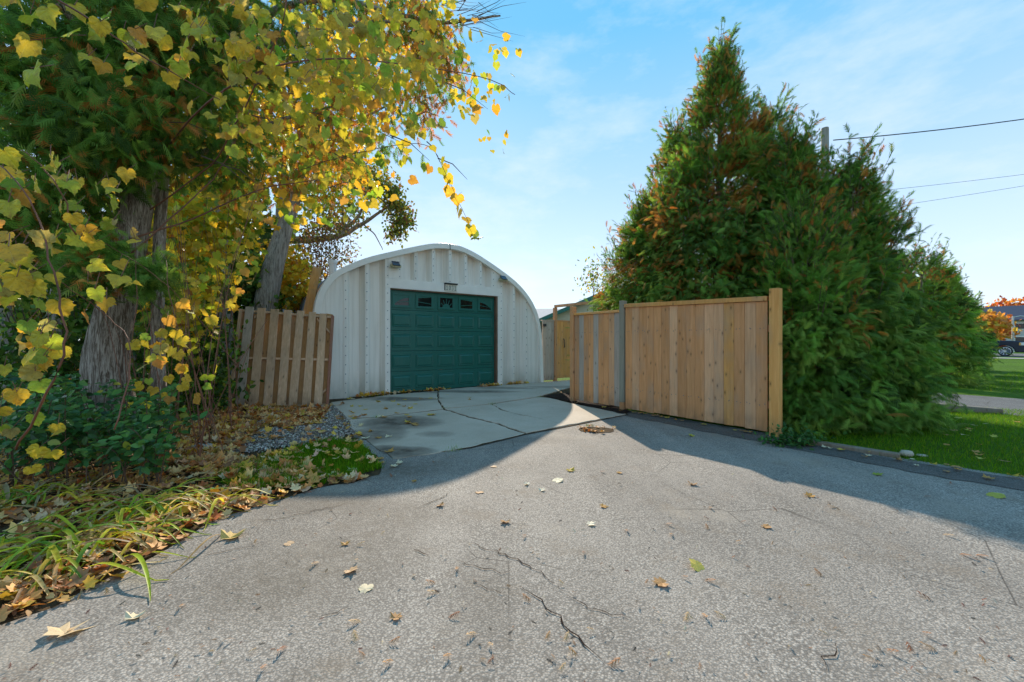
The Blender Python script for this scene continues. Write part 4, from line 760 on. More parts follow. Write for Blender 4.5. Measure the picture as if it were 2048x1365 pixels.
vine('yellow grape vine draped high through the cedar over the driveway', vb,
     [(-20, 110, 0, 80, 2, 2.5, 12, 0.092, 0.126), (200, 320, -20, 50, 2.2, 2.6, 7, 0.092, 0.126), (180, 320, 40, 160, 2.4, 3, 17, 0.084, 0.118), (330, 500, 20, 200, 2.8, 3.6, 40, 0.084, 0.118), (480, 700, 0, 180, 3, 4, 115, 0.084, 0.126), (480, 680, 170, 290, 3.2, 4, 48, 0.084, 0.118), (620, 880, -10, 150, 3.6, 5, 177, 0.092, 0.134), (620, 860, 130, 290, 3.8, 5.2, 139, 0.092, 0.134), (840, 940, 20, 220, 5, 6, 78, 0.092, 0.126), (930, 1030, 90, 200, 5.4, 6.2, 48, 0.076, 0.109), (700, 880, 270, 335, 4.6, 5.4, 37, 0.084, 0.118), (690, 780, 340, 420, 4, 4.6, 22, 0.092, 0.126),
      (330, 640, 290, 430, 4.4, 6, 75, 0.084, 0.126), (560, 700, 330, 420, 5, 6.5, 55, 0.084, 0.126), (380, 500, 400, 560, 5.2, 6.2, 50, 0.084, 0.126), (985, 1030, 240, 285, 6, 6.2, 9, 0.067, 0.084)]
     + [(882+7.2*i-2, 882+7.2*i+2, 335+14*i, 338+14*i, 5.2, 5.25, 1, .13, .16) for i in range(11)], 298, (4, 3.2, 3, 1.6, 1.8, 1, .8),
     [([(330, 300, 4.8), (450, 180, 3.6), (620, 120, 3.6), (820, 130, 4.8), (980, 160, 5.7), (1030, 190, 5.8)], .010), ([(300, 420, 4.6), (420, 330, 4.4), (480, 230, 3.6), (560, 60, 3.2), (580, -60, 3.2)], .009), ([(600, 340, 5), (740, 300, 4.8), (850, 290, 5.1), (885, 335, 5.2), (925, 420, 5.2), (955, 480, 5.2)], .005), ([(20, -60, 2.2), (180, 40, 2.4), (300, 120, 2.6), (440, 200, 3.2)], .007), ([(260, 480, 4.6), (380, 440, 4.8), (520, 380, 5), (640, 360, 5.4)], .012), ([(250, 520, 4.4), (360, 420, 4.6), (440, 340, 4.8), (500, 220, 4.6)], .01)])
vb2 = Vector((-3.3, 2.6, 0))
vine('low yellow grape vine trailing in front of the thick trunk and shrubs', vb2,
     [(-20, 50, 370, 480, 2, 2.5, 11, 0.081, 0.114), (80, 230, 330, 460, 2.2, 2.8, 18, 0.074, 0.106), (-20, 170, 490, 620, 2, 2.6, 30, 0.081, 0.114), (-20, 150, 640, 800, 2, 2.6, 30, 0.074, 0.114), (200, 290, 390, 440, 2.5, 2.9, 5, 0.081, 0.106), (210, 250, 510, 550, 2.6, 3, 4, 0.074, 0.099), (290, 420, 600, 720, 3.2, 4, 28, 0.074, 0.106), (340, 480, 540, 660, 4.4, 5.2, 36, 0.074, 0.106), (60, 200, 860, 930, 2.3, 2.7, 7, 0.074, 0.099), (300, 400, 740, 800, 3.4, 4, 11, 0.067, 0.099)], 190, (3.4, 4, 2.2, .8, 2.6, 1.4, 1.4),
     [([(30, 900, 2.3), (110, 760, 2.2), (130, 640, 2.2), (100, 520, 2.2), (60, 400, 2.2), (0, 330, 2.2)], .007), ([(150, 470, 2.5), (110, 360, 2.4), (40, 300, 2.3)], .005), ([(230, 860, 2.8), (260, 700, 3), (200, 620, 2.9), (110, 560, 2.4)], .005), ([(480, 740, 4.6), (400, 640, 4.2), (320, 560, 3.8), (200, 480, 3)], .005), ([(420, 880, 4.2), (390, 740, 4), (350, 640, 3.8), (330, 520, 3.8)], .006)])
# bare reddish canes crossing in front of the trunks
cn = thing('bare_canes', 'thin bare reddish canes arching between the trunks', 'canes', (-3.6, 4.2, 0)); m = MB()
for i in range(46):
    x, y = random.uniform(230, 480), random.uniform(760, 880); Y = random.uniform(4.0, 6.2); g = Vector(((x-CX)/F*Y, Y, 0)); e = P(x+random.uniform(-160, 160), random.uniform(330, 640), Y+random.uniform(-.4, .4))
    m = MB(); limb([g-cn.location, g.lerp(e, .5)+Vector((random.uniform(-.15, .15), 0, .2))-cn.location, e-cn.location], .006, .002, m, 4, .02); m.build('cane', M_redtwig, cn)
# ------------------------------------------------------------------ glossy green shrub in front of the trunk
sb = G(190, 960); shr = thing('dogwood_shrub', 'glossy green shrub with rounded leaves below the thick trunk', 'shrub', sb)
me_oval = bpy.data.meshes.new('leaf'); me_oval.from_pydata([(x*1.15, y, z) for x, y, z in OVAL[0]], [], OVAL[1]); me_oval.materials.append(M_shro); me_oval.update()
m = MB(); LP, LD = [], []
for i in range(125):
    x, y = random.uniform(20, 330), random.uniform(870, 985); g = G(x, min(y, 975)); h = random.uniform(.3, .95)*(1.0 if x < 240 else .85); e = g+Vector((random.uniform(-.25, .35), random.uniform(-.35, .15), h)); mid = g.lerp(e, .55)+Vector((random.uniform(-.08, .08), 0, .1))
    q = catmull([tuple(g), tuple(mid), tuple(e)], 6); m.tube([Vector(p)-sb for p in q], [.006]*4+[.004]*6+[.002]*(len(q)-10), 4, False)
    for p in q[3:]:
        for s2 in (0, 1, 2): LP.append(Vector(p)+Vector((random.gauss(0, .03), random.gauss(0, .03), random.gauss(0, .02)))); LD.append((random.gauss(0, 1), random.gauss(-.3, .8), random.gauss(-.1, .4)))
m.build('stems', M_twig, shr)['kind'] = 'stuff'; LP = np.array([tuple(p) for p in LP]); LD = np.array(LD); N = len(LP)
Rm = frames(LD, np.array([.1, -.45, .8])+rnd(N)*.35); col = pick([(.06, .17, .045), (.09, .22, .05), (.13, .27, .06), (.05, .12, .04), (.36, .36, .05)], (3, 3, 2, 2, .35), N); sc = rng.uniform(.055, .095, N)
order = np.argsort(LP[:, 1]-.0*sc)
for i in order[:220]: addobj('leaf', me_oval, shr, Vector(LP[i])-sb, Rm[i], float(sc[i]), tuple(col[i]))
rest = order[220:]; scatter('foliage', OVAL, LP[rest], Rm[rest], sc[rest], col[rest], M_shr, shr, origin=sb)
# weeds at the fence foot
wb = G(1590, 892); wd = thing('weed_clump', 'small leafy weeds at the foot of the tall fence post', 'weeds', wb); N = 340
pos = np.stack([rng.normal(wb.x+.0, .17, N), rng.normal(wb.y+.02, .09, N), np.abs(rng.normal(.07, .06, N))+.01], -1); scatter('foliage', OVAL, pos, frames(rnd(N)+np.array([0, -.3, 0]), np.array([0, -.3, 1])+rnd(N)*.4), rng.uniform(.04, .08, N), pick([(.04, .12, .03), (.07, .17, .04)], (1, 1), N), M_shr, wd, origin=wb)
# ------------------------------------------------------------------ day-lily clumps
STR = [(.30, .46, .03), (.46, .54, .04), (.66, .56, .05), (.56, .42, .18), (.46, .33, .18), (.18, .36, .04)]
def strap(L, w, rise, droop, bend):
    m = MB(); k = 9
    for i in range(k):
        u = i/(k-1); y = L*u*(1-.12*u); z = rise*math.sin(min(1, u*1.15)*math.pi)*(1-droop*u)+.012; x = bend*u*u; ww = w*(1-u**3)*(.6+.4*min(1, u*4))
        m.v += [Vector((x-ww, y, z)), Vector((x, y, z-.004)), Vector((x+ww, y, z))]
        if i: a = 3*i; m.f += [(a-3, a-2, a+1, a), (a-2, a-1, a+2, a+1)]
    return m.mesh('leaf', M_lfo, True)
straps = [strap(random.uniform(.38, .75), random.uniform(.009, .015), random.uniform(.05, .19), random.uniform(.2, .9), random.uniform(-.2, .2)) for _ in range(14)]
labs = ['withered day-lily clump at the kerb of asphalt beside the grass patch side', 'flopped day-lily clump with the longest yellow-green leaves over asphalt', 'grey-brown withered day-lily clump below the glossy shrub', 'sparse day-lily clump on leaf litter at the vine foot']
for ci, (x, y, n, sp) in enumerate(((330, 1015, 95, .2), (130, 1095, 120, .22), (60, 1000, 90, .22), (20, 1180, 45, .16))):
    b_ = G(x, y); r = thing('daylily_clump', labs[ci], 'plant', b_, 0, 'day-lily clumps')
    for i in range(n):
        a = random.gauss(-.9, 1.1) if ci < 2 else random.uniform(-3.1, 3.1); off_ = Vector((random.gauss(0, sp), random.gauss(0, sp*.6), 0)); wts = (3, 3, 2.2, 2, 1.6, 1.5) if ci < 2 else (1.5, 1.5, 1.4, 3, 3, 1)
        addobj('leaf', random.choice(straps), r, off_, Matrix.Rotation(a-math.pi/2+math.pi/2*0, 3, 'Z'), random.uniform(.6, 1.05)*(1 if ci < 3 else .7), tuple(pick(STR, wts, 1)[0]))
# ------------------------------------------------------------------ litter, grass, fallen leaves
LIT = [(.62, .30, .09), (.72, .44, .18), (.66, .40, .05), (.52, .17, .04), (.34, .16, .07), (.74, .52, .30)]
def polysample(poly, n, ):
    p = np.array([(q[0], q[1]) for q in poly]); lo, hi = p.min(0), p.max(0); out = []
    while len(out) < n:
        c = rng.uniform(lo, hi, (n*2, 2)); ins = np.zeros(len(c), bool); j = len(p)-1
        for i in range(len(p)):
            cond = ((p[i, 1] > c[:, 1]) != (p[j, 1] > c[:, 1])) & (c[:, 0] < (p[j, 0]-p[i, 0])*(c[:, 1]-p[i, 1])/(p[j, 1]-p[i, 1]+1e-12)+p[i, 0]); ins ^= cond; j = i
        out += list(c[ins])
    return np.array(out[:n])
def flat_leaves(name, xy, z, tmpl, size, cols, w, mat, tilt=.45, parent=None):
    n = len(xy); pos = np.column_stack([xy, np.full(n, z)+np.abs(rng.normal(0, .012, n))]); a = rng.uniform(0, 6.28, n); d = np.column_stack([np.cos(a), np.sin(a), rng.normal(0, .2, n)]); return scatter(name, tmpl, pos, frames(d, np.array([0, 0, 1])+rnd(n)*tilt), rng.uniform(size[0], size[1], n), pick(cols, w, n, .15), mat, parent)
zoneA = [G(*p) for p in ((-500, 1500), (0, 1265), (180, 1188), (440, 1040), (600, 990), (740, 960), (560, 930), (430, 900), (330, 880), (0, 880), (-700, 900))]
tag(flat_leaves('leaf_litter', polysample(zoneA, 3600), .015, MAPLE2, (.045, .10), LIT, (3, 3, 1.5, 1.6, 2, 1.5), M_dry), 'carpet of brown and orange fallen leaves under the shrubs', 'leaf litter', None, 'stuff')
zoneB = [G(*p) for p in ((330, 930), (330, 850), (400, 800), (470, 812), (600, 818), (660, 815), (640, 850), (520, 862), (470, 905), (480, 970))]
tag(flat_leaves('leaf_litter', polysample(zoneB, 1500), .014, MAPLE2, (.06, .14), LIT, (3, 3, 1.5, 2, 2, 1), M_dry), 'fallen brown leaves strewn over gravel before the slatted panel', 'leaf litter', None, 'stuff')
zoneC = [Vector((-16, 5, 0)), Vector((-4, 5, 0)), Vector((-3.9, 9, 0)), Vector((-7, 13, 0)), Vector((-18, 12, 0))]
tag(flat_leaves('leaf_litter', polysample(zoneC, 2600), .014, MAPLE2, (.07, .15), LIT, (3, 3, 1.5, 2, 2, 1), M_dry), 'brown leaf carpet on the woodland floor among trunks', 'leaf litter', None, 'stuff')
tag(flat_leaves('leaf_crumbs', polysample(zoneA, 4500), .02, OVAL, (.02, .055), LIT, (3, 2, 1, 2, 3, 1), M_dry, .8), 'crumbled brown leaf scraps at the ragged asphalt verge', 'leaf litter', None, 'stuff')
tag(flat_leaves('leaf_crumbs', polysample(zoneB+[], 1500), .014, OVAL, (.03, .06), LIT, (3, 2, 1, 2, 3, 1), M_dry, .8), 'crumbled leaf scraps on the gravel before the slatted panel', 'leaf litter', None, 'stuff')
def grass(name, label, poly, n, h, cols, w, dens=None):
    xy = polysample(poly, n) if not isinstance(poly, np.ndarray) else poly; n = len(xy); pos = np.column_stack([xy, np.zeros(n)]); d = np.array([0, 0, 1.0])+rnd(n)*.38; return tag(scatter(name, BLADE, pos, frames(d, rnd(n)), rng.uniform(h[0], h[1], n), pick(cols, w, n), M_gr), label, 'grass', None, 'stuff')
GRS = [(.075, .19, .006), (.12, .27, .008), (.17, .32, .01), (.26, .30, .02)]
gp1 = [G(*p) for p in ((600, 975), (560, 930), (590, 900), (660, 882), (720, 888), (765, 938), (700, 955), (640, 972))]
grass('grass_patch', 'bright green grass patch scattered with fallen leaves beside the slab', gp1, 9000, (.04, .09), GRS, (2, 3, 2, .6))
gp2 = [G(*p) for p in ((480, 990), (430, 960), (520, 920), (600, 900), (640, 970))]
grass('sparse_grass', 'thin grass among orange leaves by the day-lilies', gp2, 6000, (.04, .10), GRS, (2, 3, 2, 1))
flat = polysample(gp1+[], 55); tag(flat_leaves('leaf_litter', flat, .05, MAPLE2, (.05, .09), LIT, (2, 3, 2, 1, .6, 2), M_dry), 'loose pale leaves lying on the bright grass patch', 'leaf litter', None, 'stuff')
tag(flat_leaves('leaf_litter', polysample(gp2, 110), .03, MAPLE2, (.06, .13), LIT, (2, 3, 2, 2, .6, 2), M_dry), 'orange and cream leaves over the thin grass by the asphalt', 'leaf litter', None, 'stuff')
L0 = [G(1575, 880), G(1800, 920), G(2048, 958), G(2048, 958)+FD*3, Vector((9.5, 3.2, 0)), Vector((10.2, 6.6, 0)), Vector((7.0, 7.9, 0)), Vector((4.5, 6.2, 0))]
grass('lawn_grass', 'mown green lawn between driveway edge and neighbouring drive', L0, 52000, (.03, .065), GRS, (3, 3, 2, 1.0))
L1 = [G(1905, 778), Vector((12.5, 8.4, 0)), Vector((22, 5, 0)), Vector((30, 20, 0)), Vector((20, 16, 0)), Vector((13, 11, 0))]
grass('lawn_grass', 'farther mown lawn beyond the neighbouring drive beside the cedars', L1, 26000, (.05, .09), GRS, (3, 3, 2, .3))
sp = np.array([(q.x, q.y) for q in [G(x, y) for x, y in ((888, 819), (889, 820), (935, 823), (980, 812), (982, 811), (1079, 797), (1081, 797), (750, 837), (755, 837), (905, 903), (912, 902), (1085, 768), (1095, 768), (1100, 769), (1110, 766), (1118, 766), (1123, 765), (1130, 765))]]); sp = np.repeat(sp, 16, axis=0)+rng.normal(0, .035, (len(sp)*16, 2))
tag(grass('crack_weeds', 'x', sp, 0, (.03, .08), GRS, (2, 2, 2, 1)), 'tiny weeds sprouting in the concrete joints', 'weeds', None, 'stuff')
PEB = ([(0, 0, .5), (.5, .1, .1), (.1, .55, .05), (-.5, .05, .1), (-.05, -.5, .08), (0, 0, -.3)], [(0, 1, 2), (0, 2, 3), (0, 3, 4), (0, 4, 1), (5, 2, 1), (5, 3, 2), (5, 4, 3), (5, 1, 4)])
M_peb = foliage('pebble', 0.0, .9, mott=False, spec=.2)
gvp = [G(*p) for p in ((430, 885), (520, 832), (600, 820), (668, 808), (702, 838), (706, 866), (660, 884), (560, 900), (470, 910))]; gq = polysample(gvp, 5200)+rng.normal(0, .07, (5200, 2)); N = len(gq)
tag(scatter('gravel', PEB, np.column_stack([gq, np.full(N, .010)]), frames(rnd(N)*np.array([1, 1, .2]), np.array([0, 0, 1])+rnd(N)*.3), rng.uniform(.012, .034, N), pick([(.40, .35, .30), (.26, .22, .19), (.55, .50, .44), (.20, .15, .12)], (3, 3, 2, 1), N), M_peb), 'grey gravel strewn before the slatted panel beside the slab', 'gravel', None, 'stuff')
gl = polysample(gvp, 170)+rng.normal(0, .2, (170, 2)); tag(flat_leaves('leaf_litter', gl, .024, MAPLE2, (.05, .11), LIT, (3, 3, 2, 2, 1.5, 2), M_dry), 'loose leaves scattered over the grey gravel', 'leaf litter', None, 'stuff')
# fallen leaves lying singly
dm = []
for k, (tv, tf) in enumerate((MAPLE2, t_maple(.55), GRAPE, t_maple(.3))):
    me = bpy.data.meshes.new('fallen_leaf'); me.from_pydata([(x, y, z*1.0) for x, y, z in tv], [], tf); me.materials.append(M_dryo); me.update(); dm.append(me)
NAMEC = {}
def cn_(c): return NAMEC.get(tuple(c), 'brown')
def fl(x, y, s_, col, z=.012, k=None, label='lone fallen leaf lying on the open asphalt', group='leaves on the driveway'):
    p = G(x, y, z); me = dm[random.randrange(4) if k is None else k]; zmin = min(v.co.z for v in me.vertices)*s_
    o = addobj('fallen_leaf', me, None, (p.x, p.y, max(.006, z-.004)-zmin*.3), Matrix.Rotation(random.uniform(0, 6.28), 3, 'Z') @ Matrix.Rotation(random.gauss(0, .16), 3, 'X'), s_, col); tag(o, label, 'leaf', group); return o
CR = (.72, .62, .42); YE = (.62, .44, .06); BR = (.45, .25, .10); OR = (.50, .27, .07); LG = (.48, .46, .08)
NAMEC.update({CR: 'cream', YE: 'yellow', BR: 'brown', OR: 'orange', LG: 'yellow-green'})
fl(1112, 962, .09, (.78, .70, .50), k=2, label='cream curled leaf, largest of the pale ones on sunlit asphalt'); fl(1140, 940, .08, (.50, .36, .04), label='golden leaf on sunlit asphalt beside the cream curled leaf')
fl(1400, 1137, .075, (.72, .55, .12), k=2, label='yellow curled leaf alone on the open asphalt'); fl(1314+673, 992, .10, LG, k=2, label='yellow-green folded leaf near the lawn end of the dark asphalt edge'); fl(1384, 872, .08, (.46, .42, .06), label='yellow leaf on dark asphalt before the long fence section'); fl(1753, 949, .07, (.30, .36, .05), label='greenish leaf on shaded asphalt toward the lawn')
fl(735, 1170, .07, CR, k=2, label='cream leaf with brown fold on cracked asphalt'); fl(130, 1265, .14, (.66, .50, .30), k=3, label='large torn tan leaf beside the withered day-lilies'); fl(265, 1235, .07, CR, label='small cream leaf near the torn tan leaf'); fl(460, 1075, .13, (.60, .42, .12), k=1, label='long tan leaf by the tip of the day-lily leaves')
for x, y in ((1055, 968), (1083, 980), (1180, 1048)): fl(x, y, .055, (.78, .70, .54), label='small cream leaf on sunlit asphalt')
for x, y in ((1240, 945), (1385, 968), (1620, 992), (1530, 1052), (1010, 1043), (1205, 1012), (690, 1088), (700, 1140), (790, 1235), (1325, 1165), (575, 1085), (880, 1010), (830, 962), (960, 985), (985, 932)): fl(x, y, random.uniform(.045, .075), random.choice((BR, OR, (.55, .36, .2))), label='small brown leaf on the driveway asphalt')
for i in range(34):
    x, y = random.uniform(690, 880), random.uniform(795, 850); fl(x, y, random.uniform(.07, .12), (cc_ := random.choice((YE, CR, OR, YE))), .028, label=cn_(cc_)+' fallen leaf on the stained concrete slab', group='leaves on the slab')
for i in range(16):
    x, y = random.uniform(690, 800), random.uniform(860, 950); fl(x, y, random.uniform(.07, .11), (cc_ := random.choice((CR, CR, OR))), .02, label=cn_(cc_)+' leaf on the ground around the grass patch edge', group='leaves beside the grass')
for i in range(12): fl(random.uniform(880, 1130), random.uniform(782, 800), random.uniform(.06, .1), (cc_ := random.choice((YE, OR))), .028, label=cn_(cc_)+' leaf on the slab close to the garage door', group='leaves by the garage door')
for i in range(26):
    u = random.uniform(0, 1); p = edgeR[1].lerp(edgeR[3], u)+side*random.uniform(-.05, .35); o = addobj('fallen_leaf', dm[random.randrange(4)], None, (p.x, p.y, .022), Matrix.Rotation(random.uniform(0, 6.28), 3, 'Z'), random.uniform(.04, .08), (cc_ := random.choice((OR, BR, CR, YE)))); tag(o, cn_(cc_)+' dry leaf along the dark asphalt edge by the lawn', 'leaf', 'leaves along the lawn edge')
for i in range(24):
    u = random.uniform(0.05, 1); p = edgeR[0].lerp(edgeR[1], u)+side*abs(random.gauss(0, .1)); o = addobj('fallen_leaf', dm[random.randrange(4)], None, (p.x, p.y, .03), Matrix.Rotation(random.uniform(0, 6.28), 3, 'Z'), random.uniform(.04, .08), (cc_ := random.choice((OR, BR, BR, YE)))); tag(o, cn_(cc_)+' dry leaf caught along the foot of the board fence', 'leaf', 'leaves at the fence foot')
for i in range(16):
    x, y = random.uniform(1880, 2040), random.uniform(830, 930); fl(x, y, random.uniform(.05, .09), (cc_ := random.choice((BR, OR, OR, LG, CR))), .04, label=cn_(cc_)+' fallen leaf resting on the mown lawn', group='leaves on the lawn')
# leaves drifted against the garage door
dz = np.concatenate([rng.normal((t, -.06), (.14, .03), (k, 2)) for t, k in ((-.45, 26), (-.2, 16), (.35, 14), (1.0, 22), (1.2, 10), (2.55, 34), (2.8, 24), (3.4, 30), (3.7, 22))]); gxy = np.array([(garage_M @ Vector((a, min(b_, -.03), 0)))[:2] for a, b_ in dz])
tag(flat_leaves('leaf_drift', gxy, .035, MAPLE2, (.07, .13), LIT, (1.5, 2, 4, 1, .5, 2), M_dry, .6), 'yellow leaves drifted against the foot of the garage front', 'leaf litter', None, 'stuff')
pz = np.array([(q.x, q.y) for q in ph])[rng.integers(0, 21, 26)]*.8+np.array(G(1192, 861)[:2])*.2+rng.normal(0, .04, (26, 2)); tag(flat_leaves('leaf_drift', pz, .014, MAPLE2, (.03, .07), LIT, (3, 3, 1, 2, 2, 2), M_dry), 'small leaves gathered in the pothole', 'leaf litter', None, 'stuff')
# cedar twigs and crumbs on the asphalt
fm = [bpy.data.meshes.new('cedar_twig') for _ in range(2)]
for me, t_ in zip(fm, (FROND_S, t_frond(3, .07))): me.from_pydata([tuple(p) for p in t_[0]], [], t_[1]); me.materials.append(M_dryo); me.update()
for i in range(85):
    x, y = random.uniform(80, 2040), 900+460*random.random()**.8
    p = G(x, y)
    if x < 700 and y < 1260-(x*.5): continue
    if p.x > 1.0 and (p-edgeR[1]).dot(side) < .0: continue
    o = addobj('cedar_twig', random.choice(fm), None, (p.x, p.y, .024), Matrix.Rotation(random.uniform(0, 6.28), 3, 'Z'), random.uniform(.03, .06), (cc_ := random.choice(((.50, .26, .10), (.42, .20, .09), (.55, .36, .18), (.30, .12, .06))))); tag(o, {.50: 'orange', .42: 'rust brown', .55: 'tan', .30: 'dark red'}[cc_[0]]+(' cedar sprig lying in shade on the asphalt' if (p-edgeR[1]).dot(side) < 1.1 or (p.y > 4.2 and p.x < .6) else ' cedar sprig on the sunlit asphalt'), 'twig', 'cedar sprigs on the driveway')
N = 900; xy = np.array([tuple(G(random.uniform(0, 2048), 950+900*random.random()**1.3)[:2]) for _ in range(N)]); xy = xy[(xy[:, 0] > -1.9) & (xy[:, 0] < 2.6)]
tag(flat_leaves('asphalt_crumbs', xy, .012, FROND_S, (.008, .03), [(.05, .04, .03), (.3, .16, .08), (.5, .42, .3), (.2, .05, .03)], (2, 3, 2, 1), M_dry), 'fine dark and rusty crumbs scattered over the asphalt', 'debris', None, 'stuff')
# edging timber and stones
M_timber = wood('grey_edging_timber', (.17, .15, .12), (.30, .27, .22)); M_stone = plain('pale_stone', (.42, .36, .28), .9, .25, 8, 0, .6)
et = thing('edging_timber', 'low grey timber edging between asphalt and nearest cedar', 'edging', G(1575, 884)); a, c = Vector((.12, -.02, 0)), G(1800, 917)-et.location; d = (c-a).normalized(); s2 = Vector((-d.y, d.x, 0))*.05
MB().hexa([a-s2, c-s2, c+s2, a+s2], [a-s2+Vector((0, 0, .05)), c-s2+Vector((0, 0, .05)), c+s2+Vector((0, 0, .05)), a+s2+Vector((0, 0, .05))]).build('timber', M_timber, et, bevel=.01)
et = thing('edging_timber', 'weathered timber along the neighbouring drive at the lawn', 'edging', G(1862, 822)); a, c = Vector((0, 0, 0)), G(2000, 827)-et.location; d = (c-a).normalized(); s2 = Vector((-d.y, d.x, 0))*.07
MB().hexa([a-s2, c-s2, c+s2, a+s2], [a-s2+Vector((0, 0, .14)), c-s2+Vector((0, 0, .08)), c+s2+Vector((0, 0, .08)), a+s2+Vector((0, 0, .14))]).build('timber', M_timber, et, bevel=.015)
def stone(p, s_, label, mat=M_stone):
    m = MB(); k = 10
    for j in range(6):
        v_ = j/5*math.pi
        for i in range(k):
            a = 2*math.pi*i/k; r = math.sin(v_)**.6*(1+random.gauss(0, .07)); m.v.append(Vector((math.cos(a)*r*s_[0], math.sin(a)*r*s_[1], s_[2]*(1-math.cos(v_))/2*1.0)))
    for j in range(5):
        for i in range(k): m.f.append((j*k+i, j*k+(i+1) % k, (j+1)*k+(i+1) % k, (j+1)*k+i))
    o = m.build('stone', mat, None, True); o.location = p; tag(o, label, 'stone'); return o
stone(G(1813, 914), (.065, .05, .07), 'pale squarish stone at the lawn corner by the asphalt'); stone(G(1843, 913), (.055, .04, .02), 'flat pale stone in the grass near the squarish stone')
stone(G(455, 818), (.07, .06, .09), 'small grey block under the leaning panel corner', plain('grey_block', (.2, .21, .19), .9)); stone(G(405, 897), (.14, .08, .05), 'flat grey stone among leaves by the gravel', plain('grey_stone', (.3, .29, .28), .9)); stone(G(405, 840), (.22, .1, .08), 'dark log-like rock on the leaf carpet', plain('dark_rock', (.12, .08, .05), .9))

# ------------------------------------------------------------------ neighbouring drive, street and what stands beyond
q0, q1 = G(1865, 786), G(1870, 817)
sheet('neighbour_driveway', [q0-FD*14, q0+FD*18, q1+FD*18, q1-FD*11], .006, M_street)
k0 = G(2010, 718); DD = Vector((.63, -.777, 0))
DN = Vector((.777, .63, 0))
sheet('sidewalk', [k0-DD*60, k0+DD*60, k0+DN*1.6+DD*60, k0+DN*1.6-DD*60], .03, plain('sidewalk_concrete', (.42, .40, .38), .9, .1))
k1 = G(2010, 714.2); sheet('street', [k1-DD*80, k1+DD*80, k1+DN*13+DD*80, k1+DN*13-DD*80], .02, M_street)
# dark car
cw_ = G(2010, 713.2); ca = math.atan2(DD.y, DD.x)
car = thing('parked_car', 'dark blue large car with silver spoked wheels by the street', 'car', cw_, ca)
M_car = plain('dark_blue_car_paint', (.012, .02, .045), .18, .1, 2, .3, 0); M_tyre = plain('black_tyre', (.012, .012, .012), .8); M_rim = plain('silver_rim', (.62, .63, .65), .25, .1, 4, .8)
def profile(pts, y0, y1, name, mat, bv=.06): MB().prism([(x, y0, z) for x, z in pts], (0, y1-y0, 0)).build(name, mat, car, bevel=bv)
arcw = lambda cx: [(cx+.5*math.cos(a), .34+.53*math.sin(a)) for a in np.linspace(0, math.pi, 9)]
body = [(1.15, .34), (1.14, .8), (1.05, 1.14), (.6, 1.24), (-.85, 1.30), (-4.1, 1.32), (-4.25, .9), (-4.2, .34)]
low = body+[(-3.56, .34)]+arcw(-3.0)[::-1]+[(-2.44, .34), (-.56, .34)]+arcw(0)[::-1]+[(.56, .34)]
profile(low, .12, 2.05, 'body', M_car)
profile([(-.8, 1.28), (-1.6, 1.92), (-3.9, 1.95), (-4.12, 1.28)], .25, 1.92, 'cabin', M_car); profile([(-1.0, 1.38), (-1.68, 1.84), (-3.8, 1.86), (-3.95, 1.4)], .235, .249, 'side_window', M_glass, 0)
for cx in (0, -3.0):
    for yy in (.14, 1.86):
        w_ = MB().tube([(cx, yy-.02, .41), (cx, yy+.2, .41)], .41, 22).build('wheel', M_tyre, car, bevel=.03); MB().tube([(cx, yy-.03, .41), (cx, yy-.015, .41)], .30, 20).build('hub', M_black, w_); m = MB()
        for k in range(10):
            a = k*math.pi/5; m.tube([(cx+.06*math.cos(a), yy-.045, .41+.06*math.sin(a)), (cx+.285*math.cos(a), yy-.045, .41+.285*math.sin(a))], [.02, .03], 5)
        m.tube([(cx, yy-.06, .41), (cx, yy-.03, .41)], .07, 10); m.tube([(cx+.30*math.cos(a), yy-.04, .41+.30*math.sin(a)) for a in np.linspace(0, 2*math.pi, 25)], .022, 5); m.build('rim', M_rim, w_)
for yy in (.105, 1.85): h_ = MB().box((.72, yy, .88), (1.06, yy+.22, 1.12)).build('headlight', plain('headlight_glass', (.75, .75, .72), .15), car, bevel=.03); MB().box((.70, yy-.012, .90), (.79, yy, 1.10)).build('turn_signal', plain('amber_lens', (.75, .35, .05), .2), h_)
# far house, its trees, lamp post
hp = P(2040, 690, 62); hp.z = 0
fh = thing('far_house', 'grey two storey house with dark blue roof across the street', 'house', hp, -.9)
M_wallg = plain('grey_siding', (.50, .49, .47), .8, .08); M_bl = plain('dark_blue_roof', (.03, .04, .075), .7, .2)
MB().box((-8, 0, 0), (8, 9, 4.4)).build('wall', M_wallg, fh); m = MB(); m.prism([(-8.6, -.6, 4.41), (8.6, -.6, 4.41), (8.6, 9.6, 4.41), (-8.6, 9.6, 4.41)], (0, 0, .12)); n0 = len(m.v); m.v += [Vector(p) for p in ((-8.6, -.6, 4.54), (8.6, -.6, 4.54), (8.6, 9.6, 4.54), (-8.6, 9.6, 4.54), (-3.5, 4.5, 7.0), (3.5, 4.5, 7.0))]; m.f += [tuple(n0+i for i in f) for f in ((0, 1, 5, 4), (1, 2, 5), (2, 3, 4, 5), (3, 0, 4))]; m.build('roof', M_bl, fh)
for x in (-6.5, -3.2, .2, 3.4, 6.2):
    for z in (.9, 3.0):
        f_ = MB().box((x-.75, -.06, z), (x+.75, -.002, z+1.05)).build('window', M_trim, fh); MB().box((x-.65, -.075, z+.1), (x+.65, -.0605, z+.95)).build('pane', M_glass, f_)
MB().box((-.6, -.05, 0), (.5, -.003, .0+.85)).build('step', M_stone, fh)
